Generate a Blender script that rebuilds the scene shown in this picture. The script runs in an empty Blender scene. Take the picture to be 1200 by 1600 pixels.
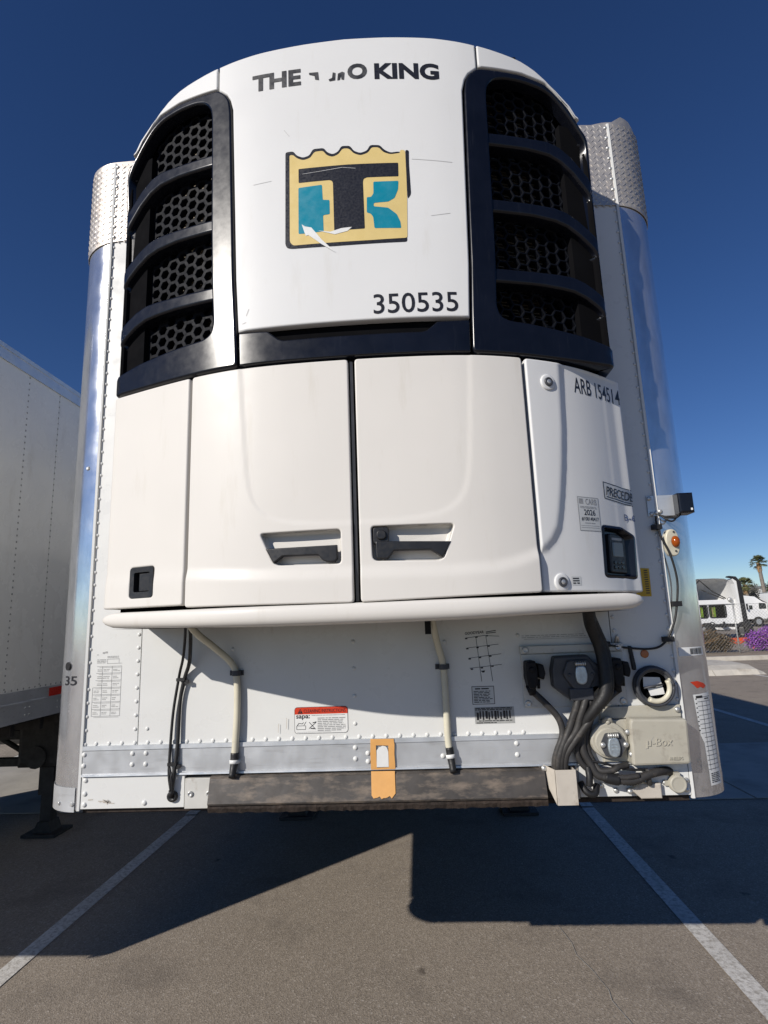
import bpy, bmesh, math, random
import numpy as np
from mathutils import Vector, Matrix
from mathutils.geometry import delaunay_2d_cdt

random.seed(7)
rng = np.random.default_rng(7)
SC = bpy.context.scene
COL = SC.collection

# ------------------------------------------------------------------ camera
cam_d = bpy.data.cameras.new('camera')
cam_d.sensor_fit = 'HORIZONTAL'
cam_d.sensor_width = 36.0
cam_d.lens = 27.0
cam_d.clip_start = 0.05
cam_d.clip_end = 2000
cam = bpy.data.objects.new('camera', cam_d)
COL.objects.link(cam)
_R = [(0.99753726, 0.05970504, -0.03680653),
      (-0.04733589, 0.18584673, -0.98143788),
      (-0.05175641, 0.98076312, 0.18821523)]
cam.matrix_world = Matrix((
    (_R[0][0], -_R[1][0], -_R[2][0], 0.194),
    (_R[0][1], -_R[1][1], -_R[2][1], -2.39),
    (_R[0][2], -_R[1][2], -_R[2][2], 1.80),
    (0, 0, 0, 1)))
SC.camera = cam

# ------------------------------------------------------------------ sky and sun
SUN = Vector((-1.28, -1.37, 1.0)).normalized()      # direction towards the sun
SUN_EL = math.asin(SUN.z)
SUN_AZ = math.atan2(SUN.x, SUN.y)                   # clockwise from +Y
world = bpy.data.worlds.new('World')
SC.world = world
world.use_nodes = True
wn = world.node_tree
wn.nodes.clear()
w_out = wn.nodes.new('ShaderNodeOutputWorld')
w_bg = wn.nodes.new('ShaderNodeBackground')
w_sky = wn.nodes.new('ShaderNodeTexSky')
w_sky.sky_type = 'NISHITA'
w_sky.sun_disc = False
w_sky.sun_elevation = SUN_EL
w_sky.sun_rotation = SUN_AZ % (2 * math.pi)
w_sky.altitude = 1800
w_sky.air_density = 1.0
w_sky.dust_density = 0.0
w_sky.ozone_density = 3.4
w_hs = wn.nodes.new('ShaderNodeHueSaturation')
w_hs.inputs['Hue'].default_value = 0.511
w_hs.inputs['Value'].default_value = 1.06
w_hs.inputs['Saturation'].default_value = 1.18
w_gm = wn.nodes.new('ShaderNodeGamma')
w_gm.inputs['Gamma'].default_value = 1.03
w_bg.inputs['Strength'].default_value = 0.067
wn.links.new(w_sky.outputs[0], w_hs.inputs['Color'])
wn.links.new(w_hs.outputs[0], w_gm.inputs['Color'])
wn.links.new(w_gm.outputs[0], w_bg.inputs['Color'])
wn.links.new(w_bg.outputs[0], w_out.inputs['Surface'])

sun_d = bpy.data.lights.new('sun', 'SUN')
sun_d.energy = 4.3
sun_d.angle = math.radians(0.53)
sun_d.color = (1.0, 0.945, 0.87)
sun_o = bpy.data.objects.new('sun', sun_d)
COL.objects.link(sun_o)
sun_o.rotation_euler = SUN.to_track_quat('Z', 'Y').to_euler()

SC.view_settings.view_transform = 'Standard'
SC.view_settings.look = 'None'
SC.view_settings.exposure = 0.0
SC.view_settings.gamma = 1.0
SC.view_settings.use_curve_mapping = False
SC.cycles.max_bounces = 8
SC.cycles.diffuse_bounces = 1

# ------------------------------------------------------------------ materials
def new_mat(name):
    m = bpy.data.materials.new(name)
    m.use_nodes = True
    nt = m.node_tree
    b = nt.nodes['Principled BSDF']
    g = nt.nodes.new('ShaderNodeNewGeometry')
    return m, nt, b, g

def noise(nt, g, scale, detail=4, rough=0.55, stretch=None):
    n = nt.nodes.new('ShaderNodeTexNoise')
    n.inputs['Scale'].default_value = scale
    n.inputs['Detail'].default_value = detail
    n.inputs['Roughness'].default_value = rough
    if stretch:
        mp = nt.nodes.new('ShaderNodeMapping')
        mp.inputs['Scale'].default_value = stretch
        nt.links.new(g.outputs['Position'], mp.inputs['Vector'])
        nt.links.new(mp.outputs[0], n.inputs['Vector'])
    else:
        nt.links.new(g.outputs['Position'], n.inputs['Vector'])
    return n

def ramp(nt, src, stops):
    r = nt.nodes.new('ShaderNodeValToRGB')
    e = r.color_ramp.elements
    while len(e) < len(stops):
        e.new(0.5)
    for el, (p, c) in zip(e, stops):
        el.position = p
        el.color = (*c, 1) if len(c) == 3 else c
    nt.links.new(src, r.inputs[0])
    return r

def mix(nt, fac, a, b):
    n = nt.nodes.new('ShaderNodeMix')
    n.data_type = 'RGBA'
    for sock, v in ((n.inputs[0], fac), (n.inputs[6], a), (n.inputs[7], b)):
        if hasattr(v, 'node'):
            nt.links.new(v, sock)
        elif isinstance(v, (tuple, list)):
            sock.default_value = (*v, 1)
        else:
            sock.default_value = v
    return n.outputs[2]

def bump(nt, b, src, strength, dist):
    n = nt.nodes.new('ShaderNodeBump')
    n.inputs['Strength'].default_value = strength
    n.inputs['Distance'].default_value = dist
    nt.links.new(src, n.inputs['Height'])
    nt.links.new(n.outputs[0], b.inputs['Normal'])

def simple(name, col, rough=0.5, metal=0.0, var=0.12, vscale=6.0, bmp=0.0, bscale=60.0,
           dirt=None, dirt_scale=9.0, dirt_lo=0.55, dirt_hi=0.75, stretch=None, rvar=0.12, spec=0.5):
    m, nt, b, g = new_mat(name)
    n1 = noise(nt, g, vscale)
    dark = tuple(c * (1 - var) for c in col)
    lite = tuple(min(1, c * (1 + var * 0.6)) for c in col)
    c = ramp(nt, n1.outputs[0], [(0.3, dark), (0.7, lite)]).outputs[0]
    if dirt:
        n2 = noise(nt, g, dirt_scale, 8, 0.65, stretch)
        f = ramp(nt, n2.outputs[0], [(dirt_lo, (0, 0, 0)), (dirt_hi, (1, 1, 1))]).outputs[0]
        c = mix(nt, f, c, dirt)
    nt.links.new(c, b.inputs['Base Color'])
    b.inputs['Metallic'].default_value = metal
    b.inputs['Specular IOR Level'].default_value = spec
    n3 = noise(nt, g, vscale * 3.1, 5)
    rr = ramp(nt, n3.outputs[0], [(0.3, (max(0.02, rough - rvar),) * 3), (0.7, (min(1, rough + rvar),) * 3)])
    nt.links.new(rr.outputs[0], b.inputs['Roughness'])
    if bmp:
        n4 = noise(nt, g, bscale, 4)
        bump(nt, b, n4.outputs[0], 0.6, bmp)
    return m

MAT = {}
MAT['shell_white'] = simple('shell_white', (0.735, 0.735, 0.725), 0.38, var=0.025, vscale=2.2, bmp=0.0004, bscale=4,
                            dirt=(0.62, 0.60, 0.55), dirt_scale=7, dirt_lo=0.58, dirt_hi=0.98, stretch=(2.2, 2.2, 0.35), spec=0.22, rvar=.06)
MAT['door_white'] = simple('door_white', (0.735, 0.705, 0.655), 0.40, var=0.025, vscale=2.2, bmp=0.0004, bscale=4,
                           dirt=(0.60, 0.56, 0.48), dirt_scale=7, dirt_lo=0.58, dirt_hi=0.98, stretch=(2.2, 2.2, 0.35), spec=0.22, rvar=.06)
MAT['sheet_white'] = simple('sheet_white', (0.74, 0.74, 0.715), 0.33, var=0.04, vscale=3, bmp=0.0012, bscale=3.0,
                            dirt=(0.50, 0.47, 0.41), dirt_scale=8, dirt_lo=0.62, dirt_hi=0.92, stretch=(2.5, 2.5, 0.6))
MAT['side_white'] = simple('side_white', (0.74, 0.74, 0.71), 0.25, var=0.05, vscale=1.5, bmp=0.004, bscale=2.2,
                           dirt=(0.5, 0.48, 0.43), dirt_scale=3, dirt_lo=0.55, dirt_hi=0.9, stretch=(2, 2, 0.6))
MAT['painted_grey'] = simple('painted_grey', (0.62, 0.61, 0.57), 0.42, var=0.1, vscale=8, bmp=0.0008, bscale=20,
                             dirt=(0.30, 0.25, 0.19), dirt_scale=16, dirt_lo=0.56, dirt_hi=0.8)
MAT['black_plastic'] = simple('black_plastic', (0.0055, 0.0065, 0.011), 0.235, var=0.3, vscale=9, rvar=0.03,
                              dirt=(0.022, 0.024, 0.030), dirt_scale=34, dirt_lo=0.58, dirt_hi=0.9, stretch=(3, 3, 0.2), spec=0.45)
MAT['black_matte'] = simple('black_matte', (0.009, 0.009, 0.011), 0.6, var=0.3, vscale=12, spec=0.25)
MAT['handle_black'] = simple('handle_black', (0.016, 0.016, 0.018), 0.42, var=0.3, vscale=30, bmp=0.0004, bscale=300)
MAT['mesh_black'] = simple('mesh_black', (0.0045, 0.0055, 0.009), 0.55, var=0.3, vscale=20, spec=0.12)
MAT['void_black'] = simple('void_black', (0.006, 0.006, 0.007), 0.9, var=0.2, spec=0.04)
MAT['coil_fin'] = simple('coil_fin', (0.16, 0.13, 0.09), 0.55, 0.3, var=0.5, vscale=25)
MAT['cable_black'] = simple('cable_black', (0.013, 0.013, 0.014), 0.55, var=0.3, vscale=30)
MAT['cable_grey'] = simple('cable_grey', (0.036, 0.034, 0.033), 0.60, var=0.3, vscale=25, dirt=(0.11, 0.095, 0.08), dirt_scale=30)
MAT['hose_cream'] = simple('hose_cream', (0.64, 0.60, 0.47), 0.4, var=0.06, vscale=14, dirt=(0.36, 0.31, 0.2), dirt_scale=22, dirt_lo=0.6, dirt_hi=0.85)
MAT['beige_plastic'] = simple('beige_plastic', (0.44, 0.415, 0.345), 0.5, var=0.06, vscale=12, bmp=0.0003, bscale=200, dirt=(0.30, 0.27, 0.22), dirt_scale=18)
MAT['bracket_beige'] = simple('bracket_beige', (0.56, 0.51, 0.44), 0.5, var=0.1, vscale=14, dirt=(0.25, 0.19, 0.13), dirt_scale=22, dirt_lo=0.55, dirt_hi=0.8)
MAT['socket_dark'] = simple('socket_dark', (0.055, 0.058, 0.066), 0.5, var=0.2, vscale=20)
MAT['lid_silver'] = simple('lid_silver', (0.55, 0.62, 0.66), 0.4, 0.75, var=0.2, vscale=60, bmp=0.001, bscale=120)
MAT['zinc'] = simple('zinc', (0.62, 0.62, 0.60), 0.42, 0.7, var=0.15, vscale=30)
MAT['rail_alu'] = simple('rail_alu', (0.66, 0.675, 0.69), 0.40, 0.6, var=0.10, vscale=5, rvar=0.1, bmp=0.0006, bscale=25,
                         dirt=(0.42, 0.42, 0.42), dirt_scale=10, dirt_lo=0.55, dirt_hi=0.85, stretch=(0.6, 2, 6))
MAT['rub_steel'] = simple('rub_steel', (0.072, 0.064, 0.058), 0.55, 0.1, var=0.45, vscale=7, bmp=0.0015, bscale=30,
                          dirt=(0.20, 0.16, 0.125), dirt_scale=20, dirt_lo=0.48, dirt_hi=0.68, stretch=(0.5, 1.2, 1.5))
MAT['grime_steel'] = simple('grime_steel', (0.035, 0.024, 0.018), 0.85, 0.1, var=0.5, vscale=30, bmp=0.006, bscale=60)
MAT['frame_steel'] = simple('frame_steel', (0.030, 0.028, 0.027), 0.7, 0.1, var=0.4, vscale=10)
MAT['tyre'] = simple('tyre', (0.022, 0.021, 0.020), 0.85, var=0.3, vscale=12)
MAT['decal_black'] = simple('decal_black', (0.018, 0.018, 0.022), 0.35, var=0.2, vscale=40)
MAT['decal_worn'] = simple('decal_worn', (0.028, 0.028, 0.030), 0.45, var=0.2, vscale=20, dirt=(0.13, 0.13, 0.13), dirt_scale=26, dirt_lo=0.45, dirt_hi=0.8)
MAT['decal_yellow'] = simple('decal_yellow', (0.72, 0.55, 0.22), 0.4, var=0.05, vscale=9)
MAT['decal_teal'] = simple('decal_teal', (0.004, 0.235, 0.335), 0.38, var=0.06, vscale=9)
MAT['decal_white'] = simple('decal_white', (0.78, 0.78, 0.76), 0.4, var=0.05, vscale=20)
MAT['decal_red'] = simple('decal_red', (0.62, 0.045, 0.012), 0.4, var=0.06, vscale=20)
MAT['decal_grey'] = simple('decal_grey', (0.32, 0.32, 0.32), 0.45, var=0.25, vscale=60)
MAT['decal_faint'] = simple('decal_faint', (0.40, 0.40, 0.385), 0.45, var=0.2, vscale=60)
MAT['decal_blue'] = simple('decal_blue', (0.10, 0.14, 0.28), 0.4, var=0.1)
MAT['label_grey'] = simple('label_grey', (0.60, 0.61, 0.60), 0.4, var=0.05)
MAT['label_yellow'] = simple('label_yellow', (0.62, 0.38, 0.015), 0.4, var=0.1, vscale=50)
MAT['tape_orange'] = simple('tape_orange', (0.74, 0.385, 0.12), 0.5, var=0.08, vscale=16, bmp=0.001, bscale=30)
MAT['dot_orange'] = simple('dot_orange', (0.50, 0.17, 0.06), 0.4, var=0.1)
MAT['reflector_red'] = simple('reflector_red', (0.55, 0.03, 0.015), 0.25, var=0.1, vscale=60)
MAT['concrete'] = simple('concrete', (0.40, 0.375, 0.335), 0.85, var=0.15, vscale=2.5, bmp=0.004, bscale=40, dirt=(0.24, 0.21, 0.18), dirt_scale=1.6)
MAT['kerb_concrete'] = simple('kerb_concrete', (0.56, 0.52, 0.45), 0.85, var=0.12, vscale=4, bmp=0.003, bscale=40, dirt=(0.34, 0.29, 0.23), dirt_scale=2.5)
MAT['far_white'] = simple('far_white', (0.80, 0.80, 0.79), 0.3, var=0.05, vscale=0.8)
MAT['far_dark'] = simple('far_dark', (0.02, 0.02, 0.022), 0.6, var=0.3)
MAT['far_glass'] = simple('far_glass', (0.015, 0.022, 0.022), 0.08, var=0.3)
MAT['vest_green'] = simple('vest_green', (0.42, 0.60, 0.05), 0.6)
MAT['vest_red'] = simple('vest_red', (0.55, 0.04, 0.02), 0.6)
MAT['stripe_orange'] = simple('stripe_orange', (0.75, 0.30, 0.02), 0.6)
MAT['steel_orange'] = simple('steel_orange', (0.70, 0.10, 0.03), 0.45, var=0.15, vscale=8)
MAT['galvanised'] = simple('galvanised', (0.52, 0.52, 0.50), 0.5, 0.5, var=0.15, vscale=12)
MAT['wire_grey'] = simple('wire_grey', (0.22, 0.22, 0.215), 0.5, 0.4, var=0.15, vscale=12)
MAT['rivet_grey'] = simple('rivet_grey', (0.24, 0.24, 0.235), 0.5, 0.3, var=0.2, vscale=30)
MAT['scratch_grey'] = simple('scratch_grey', (0.57, 0.57, 0.56), 0.5)
MAT['soil'] = simple('soil', (0.30, 0.245, 0.185), 0.95, var=0.3, vscale=5, bmp=0.02, bscale=14)
MAT['trunk_grey'] = simple('trunk_grey', (0.23, 0.20, 0.17), 0.9, var=0.3, vscale=5, bmp=0.02, bscale=12)
MAT['palm_thatch'] = simple('palm_thatch', (0.34, 0.21, 0.10), 0.9, var=0.35, vscale=5)
MAT['maroon'] = simple('maroon', (0.16, 0.02, 0.03), 0.35)

def leaf_mat(name, a, b_):
    m, nt, b, g = new_mat(name)
    r = ramp(nt, g.outputs['Random Per Island'], [(0.0, a), (1.0, b_)])
    nt.links.new(r.outputs[0], b.inputs['Base Color'])
    b.inputs['Roughness'].default_value = 0.6
    return m
MAT['leaf_dry'] = leaf_mat('leaf_dry', (0.065, 0.05, 0.028), (0.20, 0.145, 0.085))
MAT['leaf_purple'] = leaf_mat('leaf_purple', (0.12, 0.02, 0.22), (0.46, 0.13, 0.66))
MAT['leaf_green'] = leaf_mat('leaf_green', (0.035, 0.05, 0.02), (0.10, 0.12, 0.045))
MAT['leaf_palm'] = leaf_mat('leaf_palm', (0.05, 0.065, 0.025), (0.17, 0.17, 0.065))
MAT['leaf_brown'] = leaf_mat('leaf_brown', (0.10, 0.075, 0.05), (0.27, 0.19, 0.125))
MAT['leaf_grey'] = leaf_mat('leaf_grey', (0.10, 0.10, 0.085), (0.22, 0.21, 0.18))

def asphalt():
    m, nt, b, g = new_mat('asphalt')
    big = noise(nt, g, 0.55, 5, 0.6)
    base = ramp(nt, big.outputs[0], [(0.3, (0.295, 0.245, 0.190)), (0.7, (0.395, 0.328, 0.254))]).outputs[0]
    vor = nt.nodes.new('ShaderNodeTexVoronoi')
    vor.inputs['Scale'].default_value = 120
    nt.links.new(g.outputs['Position'], vor.inputs['Vector'])
    stone = ramp(nt, vor.outputs['Color'], [(0.0, (0.13, 0.113, 0.098)), (0.5, (0.315, 0.272, 0.226)), (0.8, (0.43, 0.375, 0.315)), (1.0, (0.70, 0.65, 0.59))]).outputs[0]
    c = mix(nt, 0.5, base, stone)
    fine = noise(nt, g, 260, 3, 0.7)
    f2 = ramp(nt, fine.outputs[0], [(0.34, (0.40, 0.40, 0.40)), (0.52, (1, 1, 1))]).outputs[0]
    mm = nt.nodes.new('ShaderNodeMix'); mm.data_type = 'RGBA'; mm.blend_type = 'MULTIPLY'
    mm.inputs[0].default_value = 0.5
    nt.links.new(c, mm.inputs[6]); nt.links.new(f2, mm.inputs[7])
    c = mm.outputs[2]
    vs = nt.nodes.new('ShaderNodeTexVoronoi')               # scattered oil and tyre spots
    vs.inputs['Scale'].default_value = 2.1; vs.inputs['Randomness'].default_value = 1.0
    wob = noise(nt, g, 14, 3)
    wm = nt.nodes.new('ShaderNodeVectorMath'); wm.operation = 'MULTIPLY_ADD'
    wm.inputs[1].default_value = (.12, .12, .12)
    nt.links.new(wob.outputs['Color'], wm.inputs[0]); nt.links.new(g.outputs['Position'], wm.inputs[2])
    nt.links.new(wm.outputs[0], vs.inputs['Vector'])
    spf = ramp(nt, vs.outputs['Distance'], [(0.035, (0.75, 0.75, 0.75)), (0.075, (0, 0, 0))]).outputs[0]
    c = mix(nt, spf, c, (0.085, 0.068, 0.055))
    st = noise(nt, g, 1.7, 6, 0.62)
    sf = ramp(nt, st.outputs[0], [(0.53, (0, 0, 0)), (0.74, (0.65, 0.65, 0.65))]).outputs[0]
    c = mix(nt, sf, c, (0.15, 0.128, 0.108))
    nt.links.new(c, b.inputs['Base Color'])
    b.inputs['Roughness'].default_value = 0.88
    b.inputs['Specular IOR Level'].default_value = 0.25
    add = nt.nodes.new('ShaderNodeMath'); add.operation = 'ADD'
    nt.links.new(vor.outputs['Distance'], add.inputs[0]); nt.links.new(fine.outputs[0], add.inputs[1])
    bump(nt, b, add.outputs[0], 0.45, 0.004)
    return m
MAT['asphalt'] = asphalt()

def line_paint():
    m, nt, b, g = new_mat('line_paint')
    n1 = noise(nt, g, 34, 8, 0.75)
    f = ramp(nt, n1.outputs[0], [(0.46, (0, 0, 0)), (0.64, (1, 1, 1))]).outputs[0]
    n2 = noise(nt, g, 3, 3)
    base = ramp(nt, n2.outputs[0], [(0.3, (0.60, 0.575, 0.53)), (0.7, (0.74, 0.715, 0.67))]).outputs[0]
    c = mix(nt, f, base, (0.36, 0.33, 0.29))
    nt.links.new(c, b.inputs['Base Color'])
    b.inputs['Roughness'].default_value = 0.8
    n3 = noise(nt, g, 160, 3)
    bump(nt, b, n3.outputs[0], 0.6, 0.004)
    return m
MAT['line_paint'] = line_paint()

def polished():
    m, nt, b, g = new_mat('polished_aluminium')
    b.inputs['Metallic'].default_value = 0.86
    n1 = noise(nt, g, 14, 6, 0.65, (1, 1, 0.35))
    c = ramp(nt, n1.outputs[0], [(0.32, (0.62, 0.635, 0.66)), (0.6, (0.80, 0.81, 0.83))]).outputs[0]
    sp = nt.nodes.new('ShaderNodeSeparateXYZ')
    nt.links.new(g.outputs['Position'], sp.inputs[0])
    n2 = noise(nt, g, 38, 8, 0.75, (1, 1, 0.5))
    mth = nt.nodes.new('ShaderNodeMapRange')               # road grime is heavier low on the post
    mth.inputs['From Min'].default_value = 1.0; mth.inputs['From Max'].default_value = 2.0
    mth.inputs['To Min'].default_value = 0.15; mth.inputs['To Max'].default_value = -0.2
    nt.links.new(sp.outputs['Z'], mth.inputs['Value'])
    ad = nt.nodes.new('ShaderNodeMath'); ad.operation = 'ADD'
    nt.links.new(n2.outputs[0], ad.inputs[0]); nt.links.new(mth.outputs[0], ad.inputs[1])
    f = ramp(nt, ad.outputs[0], [(0.58, (0, 0, 0)), (0.72, (0.75, 0.75, 0.75))]).outputs[0]
    c = mix(nt, f, c, (0.42, 0.39, 0.35))
    nt.links.new(c, b.inputs['Base Color'])
    n3 = noise(nt, g, 9, 5)
    r0 = ramp(nt, n3.outputs[0], [(0.3, (0.10,) * 3), (0.7, (0.20,) * 3)]).outputs[0]
    r1 = mix(nt, f, r0, (0.6, 0.6, 0.6))
    nt.links.new(r1, b.inputs['Roughness'])
    bump(nt, b, n1.outputs[0], 0.18, 0.0015)
    return m
MAT['polished'] = polished()
MAT['tread_alu'] = simple('tread_alu', (0.52, 0.485, 0.45), 0.46, 0.6, var=0.14, vscale=9, rvar=0.12, dirt=(0.50, 0.40, 0.32), dirt_scale=6, dirt_lo=0.55, dirt_hi=0.8)

m_, nt_, b_, g_ = new_mat('amber_lens')
b_.inputs['Base Color'].default_value = (0.42, 0.085, 0.006, 1)
b_.inputs['Roughness'].default_value = 0.12
b_.inputs['Transmission Weight'].default_value = 0.25
MAT['amber'] = m_
m_, nt_, b_, g_ = new_mat('lcd_screen')
b_.inputs['Base Color'].default_value = (0.10, 0.10, 0.095, 1)
b_.inputs['Roughness'].default_value = 0.12
MAT['lcd'] = m_

# ------------------------------------------------------------------ mesh builder
class MB:
    def __init__(s):
        s.v = []; s.f = []; s.sm = []
    def face(s, idx, smooth=False):
        s.f.append(tuple(idx)); s.sm.append(smooth)
    def quad(s, a, b, c, d, smooth=False):
        n = len(s.v); s.v += [tuple(a), tuple(b), tuple(c), tuple(d)]; s.face((n, n+1, n+2, n+3), smooth)
    def poly(s, pts, smooth=False):
        n = len(s.v); s.v += [tuple(p) for p in pts]; s.face(range(n, n+len(pts)), smooth)
    def box(s, x0, x1, y0, y1, z0, z1, T=None):
        n = len(s.v)
        P = [(x, y, z) for z in (z0, z1) for y in (y0, y1) for x in (x0, x1)]
        if T: P = [tuple(T(p)) for p in P]
        s.v += P
        for q in ((0,2,3,1),(4,5,7,6),(0,1,5,4),(2,6,7,3),(0,4,6,2),(1,3,7,5)):
            s.face([n+i for i in q])
        return s
    def bbox(s, x0, x1, y0, y1, z0, z1, r):
        """box with chamfered edges, front (y0) edges only"""
        n = len(s.v)
        loops = [(y1, 0), (y0 + r, 0), (y0 + r * 0.3, r * 0.3), (y0, r)]
        for (y, d) in loops:
            s.v += [(x0+d, y, z0+d), (x1-d, y, z0+d), (x1-d, y, z1-d), (x0+d, y, z1-d)]
        for k in range(len(loops)-1):
            for i in range(4):
                j = (i+1) % 4
                s.face((n+4*k+i, n+4*k+j, n+4*k+4+j, n+4*k+4+i))
        m = n + 4*(len(loops)-1)
        s.face((m, m+1, m+2, m+3)); s.face((n+3, n+2, n+1, n))
        return s
    def ring_strip(s, rings, closed=True, caps=True, smooth=True):
        n = len(s.v); k = len(rings[0])
        for r in rings: s.v += [tuple(p) for p in r]
        for i in range(len(rings)-1):
            for j in range(k if closed else k-1):
                jj = (j+1) % k
                s.face((n+i*k+j, n+i*k+jj, n+(i+1)*k+jj, n+(i+1)*k+j), smooth)
        if caps:
            s.face([n+k-1-j for j in range(k)]); s.face([n+(len(rings)-1)*k+j for j in range(k)])
        return s
    def tube(s, path, r, k=10, sub=6, rfun=None):
        P = smooth_path(path, sub) if sub > 1 else [Vector(p) for p in path]
        rings = []; up = None
        for i, p in enumerate(P):
            t = (P[min(i+1, len(P)-1)] - P[max(i-1, 0)]).normalized()
            if up is None:
                up = t.orthogonal().normalized()
            else:
                up = (up - t * up.dot(t)).normalized()
            sd = t.cross(up)
            rr = rfun(i / max(1, len(P)-1), i) * r if rfun else r
            rings.append([p + (up*math.cos(2*math.pi*j/k) + sd*math.sin(2*math.pi*j/k)) * rr for j in range(k)])
        return s.ring_strip(rings)
    def cyl(s, a, b, r, k=16, r2=None):
        return s.tube([a, b], r, k, 1, (lambda t, i: 1 + t*((r2 if r2 is not None else r)/r - 1)))
    def disc_y(s, x, z, y, prof, k=20, sx=1, sz=1):
        """lathe about the y axis; prof = [(radius, dy)]"""
        n = len(s.v)
        for (r, dy) in prof:
            for j in range(k):
                a = 2*math.pi*j/k
                s.v.append((x + sx*r*math.cos(a), y + dy, z + sz*r*math.sin(a)))
        for i in range(len(prof)-1):
            for j in range(k):
                jj = (j+1) % k
                s.face((n+i*k+j, n+i*k+jj, n+(i+1)*k+jj, n+(i+1)*k+j), True)
        m = n + (len(prof)-1)*k
        s.face([m+j for j in range(k)], True)
        return s
    def prism_y(s, pts, y0, y1, r=0.0):
        """(x,z) outline extruded from back y1 to front y0 with a chamfer"""
        if poly_area(pts) < 0: pts = pts[::-1]
        n = len(s.v); k = len(pts)
        loops = [(y1, pts)]
        if r > 0:
            loops += [(y0 + r, pts), (y0 + 0.3*r, inset(pts, 0.3*r)), (y0, inset(pts, r))]
        else:
            loops += [(y0, pts)]
        for (y, pp) in loops: s.v += [(p[0], y, p[1]) for p in pp]
        for i in range(len(loops)-1):
            for j in range(k):
                jj = (j+1) % k
                s.face((n+i*k+j, n+i*k+jj, n+(i+1)*k+jj, n+(i+1)*k+j))
        m = n + (len(loops)-1)*k
        s.face([m+j for j in range(k)])
        return s
    def xform(s, T):
        s.v = [tuple(T @ Vector(p)) for p in s.v]; return s

def smooth_path(path, sub):
    P = [Vector(p) for p in path]
    if len(P) < 3: return P
    out = []
    for i in range(len(P)-1):
        p0 = P[i-1] if i else P[0]*2 - P[1]
        p1, p2 = P[i], P[i+1]
        p3 = P[i+2] if i+2 < len(P) else P[-1]*2 - P[-2]
        for k in range(sub):
            t = k / sub
            out.append(0.5*((2*p1) + (p2-p0)*t + (2*p0-5*p1+4*p2-p3)*t*t + (3*p1-p0-3*p2+p3)*t**3))
    out.append(P[-1])
    return out

def poly_area(p):
    p = np.asarray(p); x, y = p[:, 0], p[:, 1]
    return 0.5 * np.sum(x*np.roll(y, -1) - np.roll(x, -1)*y)

def inset(pts, d):
    """offset a counter-clockwise outline inwards by d"""
    p = np.asarray(pts, float); a = np.roll(p, 1, 0); b = np.roll(p, -1, 0)
    e1 = p - a; e2 = b - p
    e1 /= np.maximum(np.linalg.norm(e1, axis=1, keepdims=True), 1e-9)
    e2 /= np.maximum(np.linalg.norm(e2, axis=1, keepdims=True), 1e-9)
    n1 = np.stack([-e1[:, 1], e1[:, 0]], 1); n2 = np.stack([-e2[:, 1], e2[:, 0]], 1)
    m = n1 + n2; l = np.maximum(np.sum(m*n1, 1, keepdims=True), 0.5)
    return [tuple(q) for q in p + m / l * d]

def rrect(x0, x1, z0, z1, r, k=4):
    out = []
    for cx, cz, a0 in ((x1-r, z0+r, -90), (x1-r, z1-r, 0), (x0+r, z1-r, 90), (x0+r, z0+r, 180)):
        for i in range(k+1):
            a = math.radians(a0 + 90*i/k)
            out.append((cx + r*math.cos(a), cz + r*math.sin(a)))
    return out

def round_poly(pts, r, k=4):
    """round every corner of an outline"""
    out = []; n = len(pts)
    for i in range(n):
        p = Vector(pts[i]).to_2d() if len(pts[i]) > 2 else Vector(pts[i])
        a = Vector(pts[i-1]); b = Vector(pts[(i+1) % n])
        ri = r[i] if isinstance(r, (list, tuple)) else r
        da = (a-p); db = (b-p)
        rr = min(ri, da.length*0.45, db.length*0.45)
        if rr < 1e-5:
            out.append(tuple(p)); continue
        A = p + da.normalized()*rr; B = p + db.normalized()*rr
        for j in range(k+1):
            t = j / k
            out.append(tuple(A*(1-t)**2 + p*2*t*(1-t) + B*t*t))
    return out

def resample(pts, step):
    out = []; n = len(pts)
    for i in range(n):
        a = np.array(pts[i]); b = np.array(pts[(i+1) % n])
        L = np.linalg.norm(b-a)
        if L < 1e-6: continue
        m = max(1, int(math.ceil(L/step)))
        for j in range(m): out.append(tuple(a + (b-a)*j/m))
    return out

def inside(P, poly):
    P = np.asarray(P); poly = np.asarray(poly); c = np.zeros(len(P), bool)
    x, y = P[:, 0], P[:, 1]; n = len(poly); j = n-1
    for i in range(n):
        xi, yi = poly[i]; xj, yj = poly[j]
        if yi != yj:
            t = ((yi > y) != (yj > y)) & (x < (xj-xi)*(y-yi)/(yj-yi) + xi)
            c ^= t
        j = i
    return c

# ------------------------------------------------------------------ objects and hierarchy
ORIG = {}
def link_mesh(name, verts, faces, smooth, mats, parent=None, kind=None, label=None, flip=False):
    V = np.asarray(verts, float)
    o0 = (V.min(0) + V.max(0)) / 2
    me = bpy.data.meshes.new(name)
    me.from_pydata((V - o0).tolist(), [], faces)
    if isinstance(smooth, (list, tuple)):
        me.polygons.foreach_set('use_smooth', list(smooth))
    elif smooth:
        me.polygons.foreach_set('use_smooth', [True]*len(me.polygons))
    for m in (mats if isinstance(mats, list) else [mats]):
        me.materials.append(MAT[m])
    me.update()
    o = bpy.data.objects.new(name, me)
    COL.objects.link(o)
    po = Vector(o0)
    if parent is not None:
        o.parent = parent
        o.location = po - ORIG[parent]
    else:
        o.location = po
    ORIG[o] = po
    if kind: o['kind'] = kind
    if label: o['label'] = label
    return o

def put(name, mb, mat, parent=None, kind=None, label=None):
    o = link_mesh(name, mb.v, mb.f, mb.sm, mat, parent, kind, label)
    bm = bmesh.new(); bm.from_mesh(o.data)
    bmesh.ops.recalc_face_normals(bm, faces=bm.faces)
    bm.to_mesh(o.data); bm.free()
    return o

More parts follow.
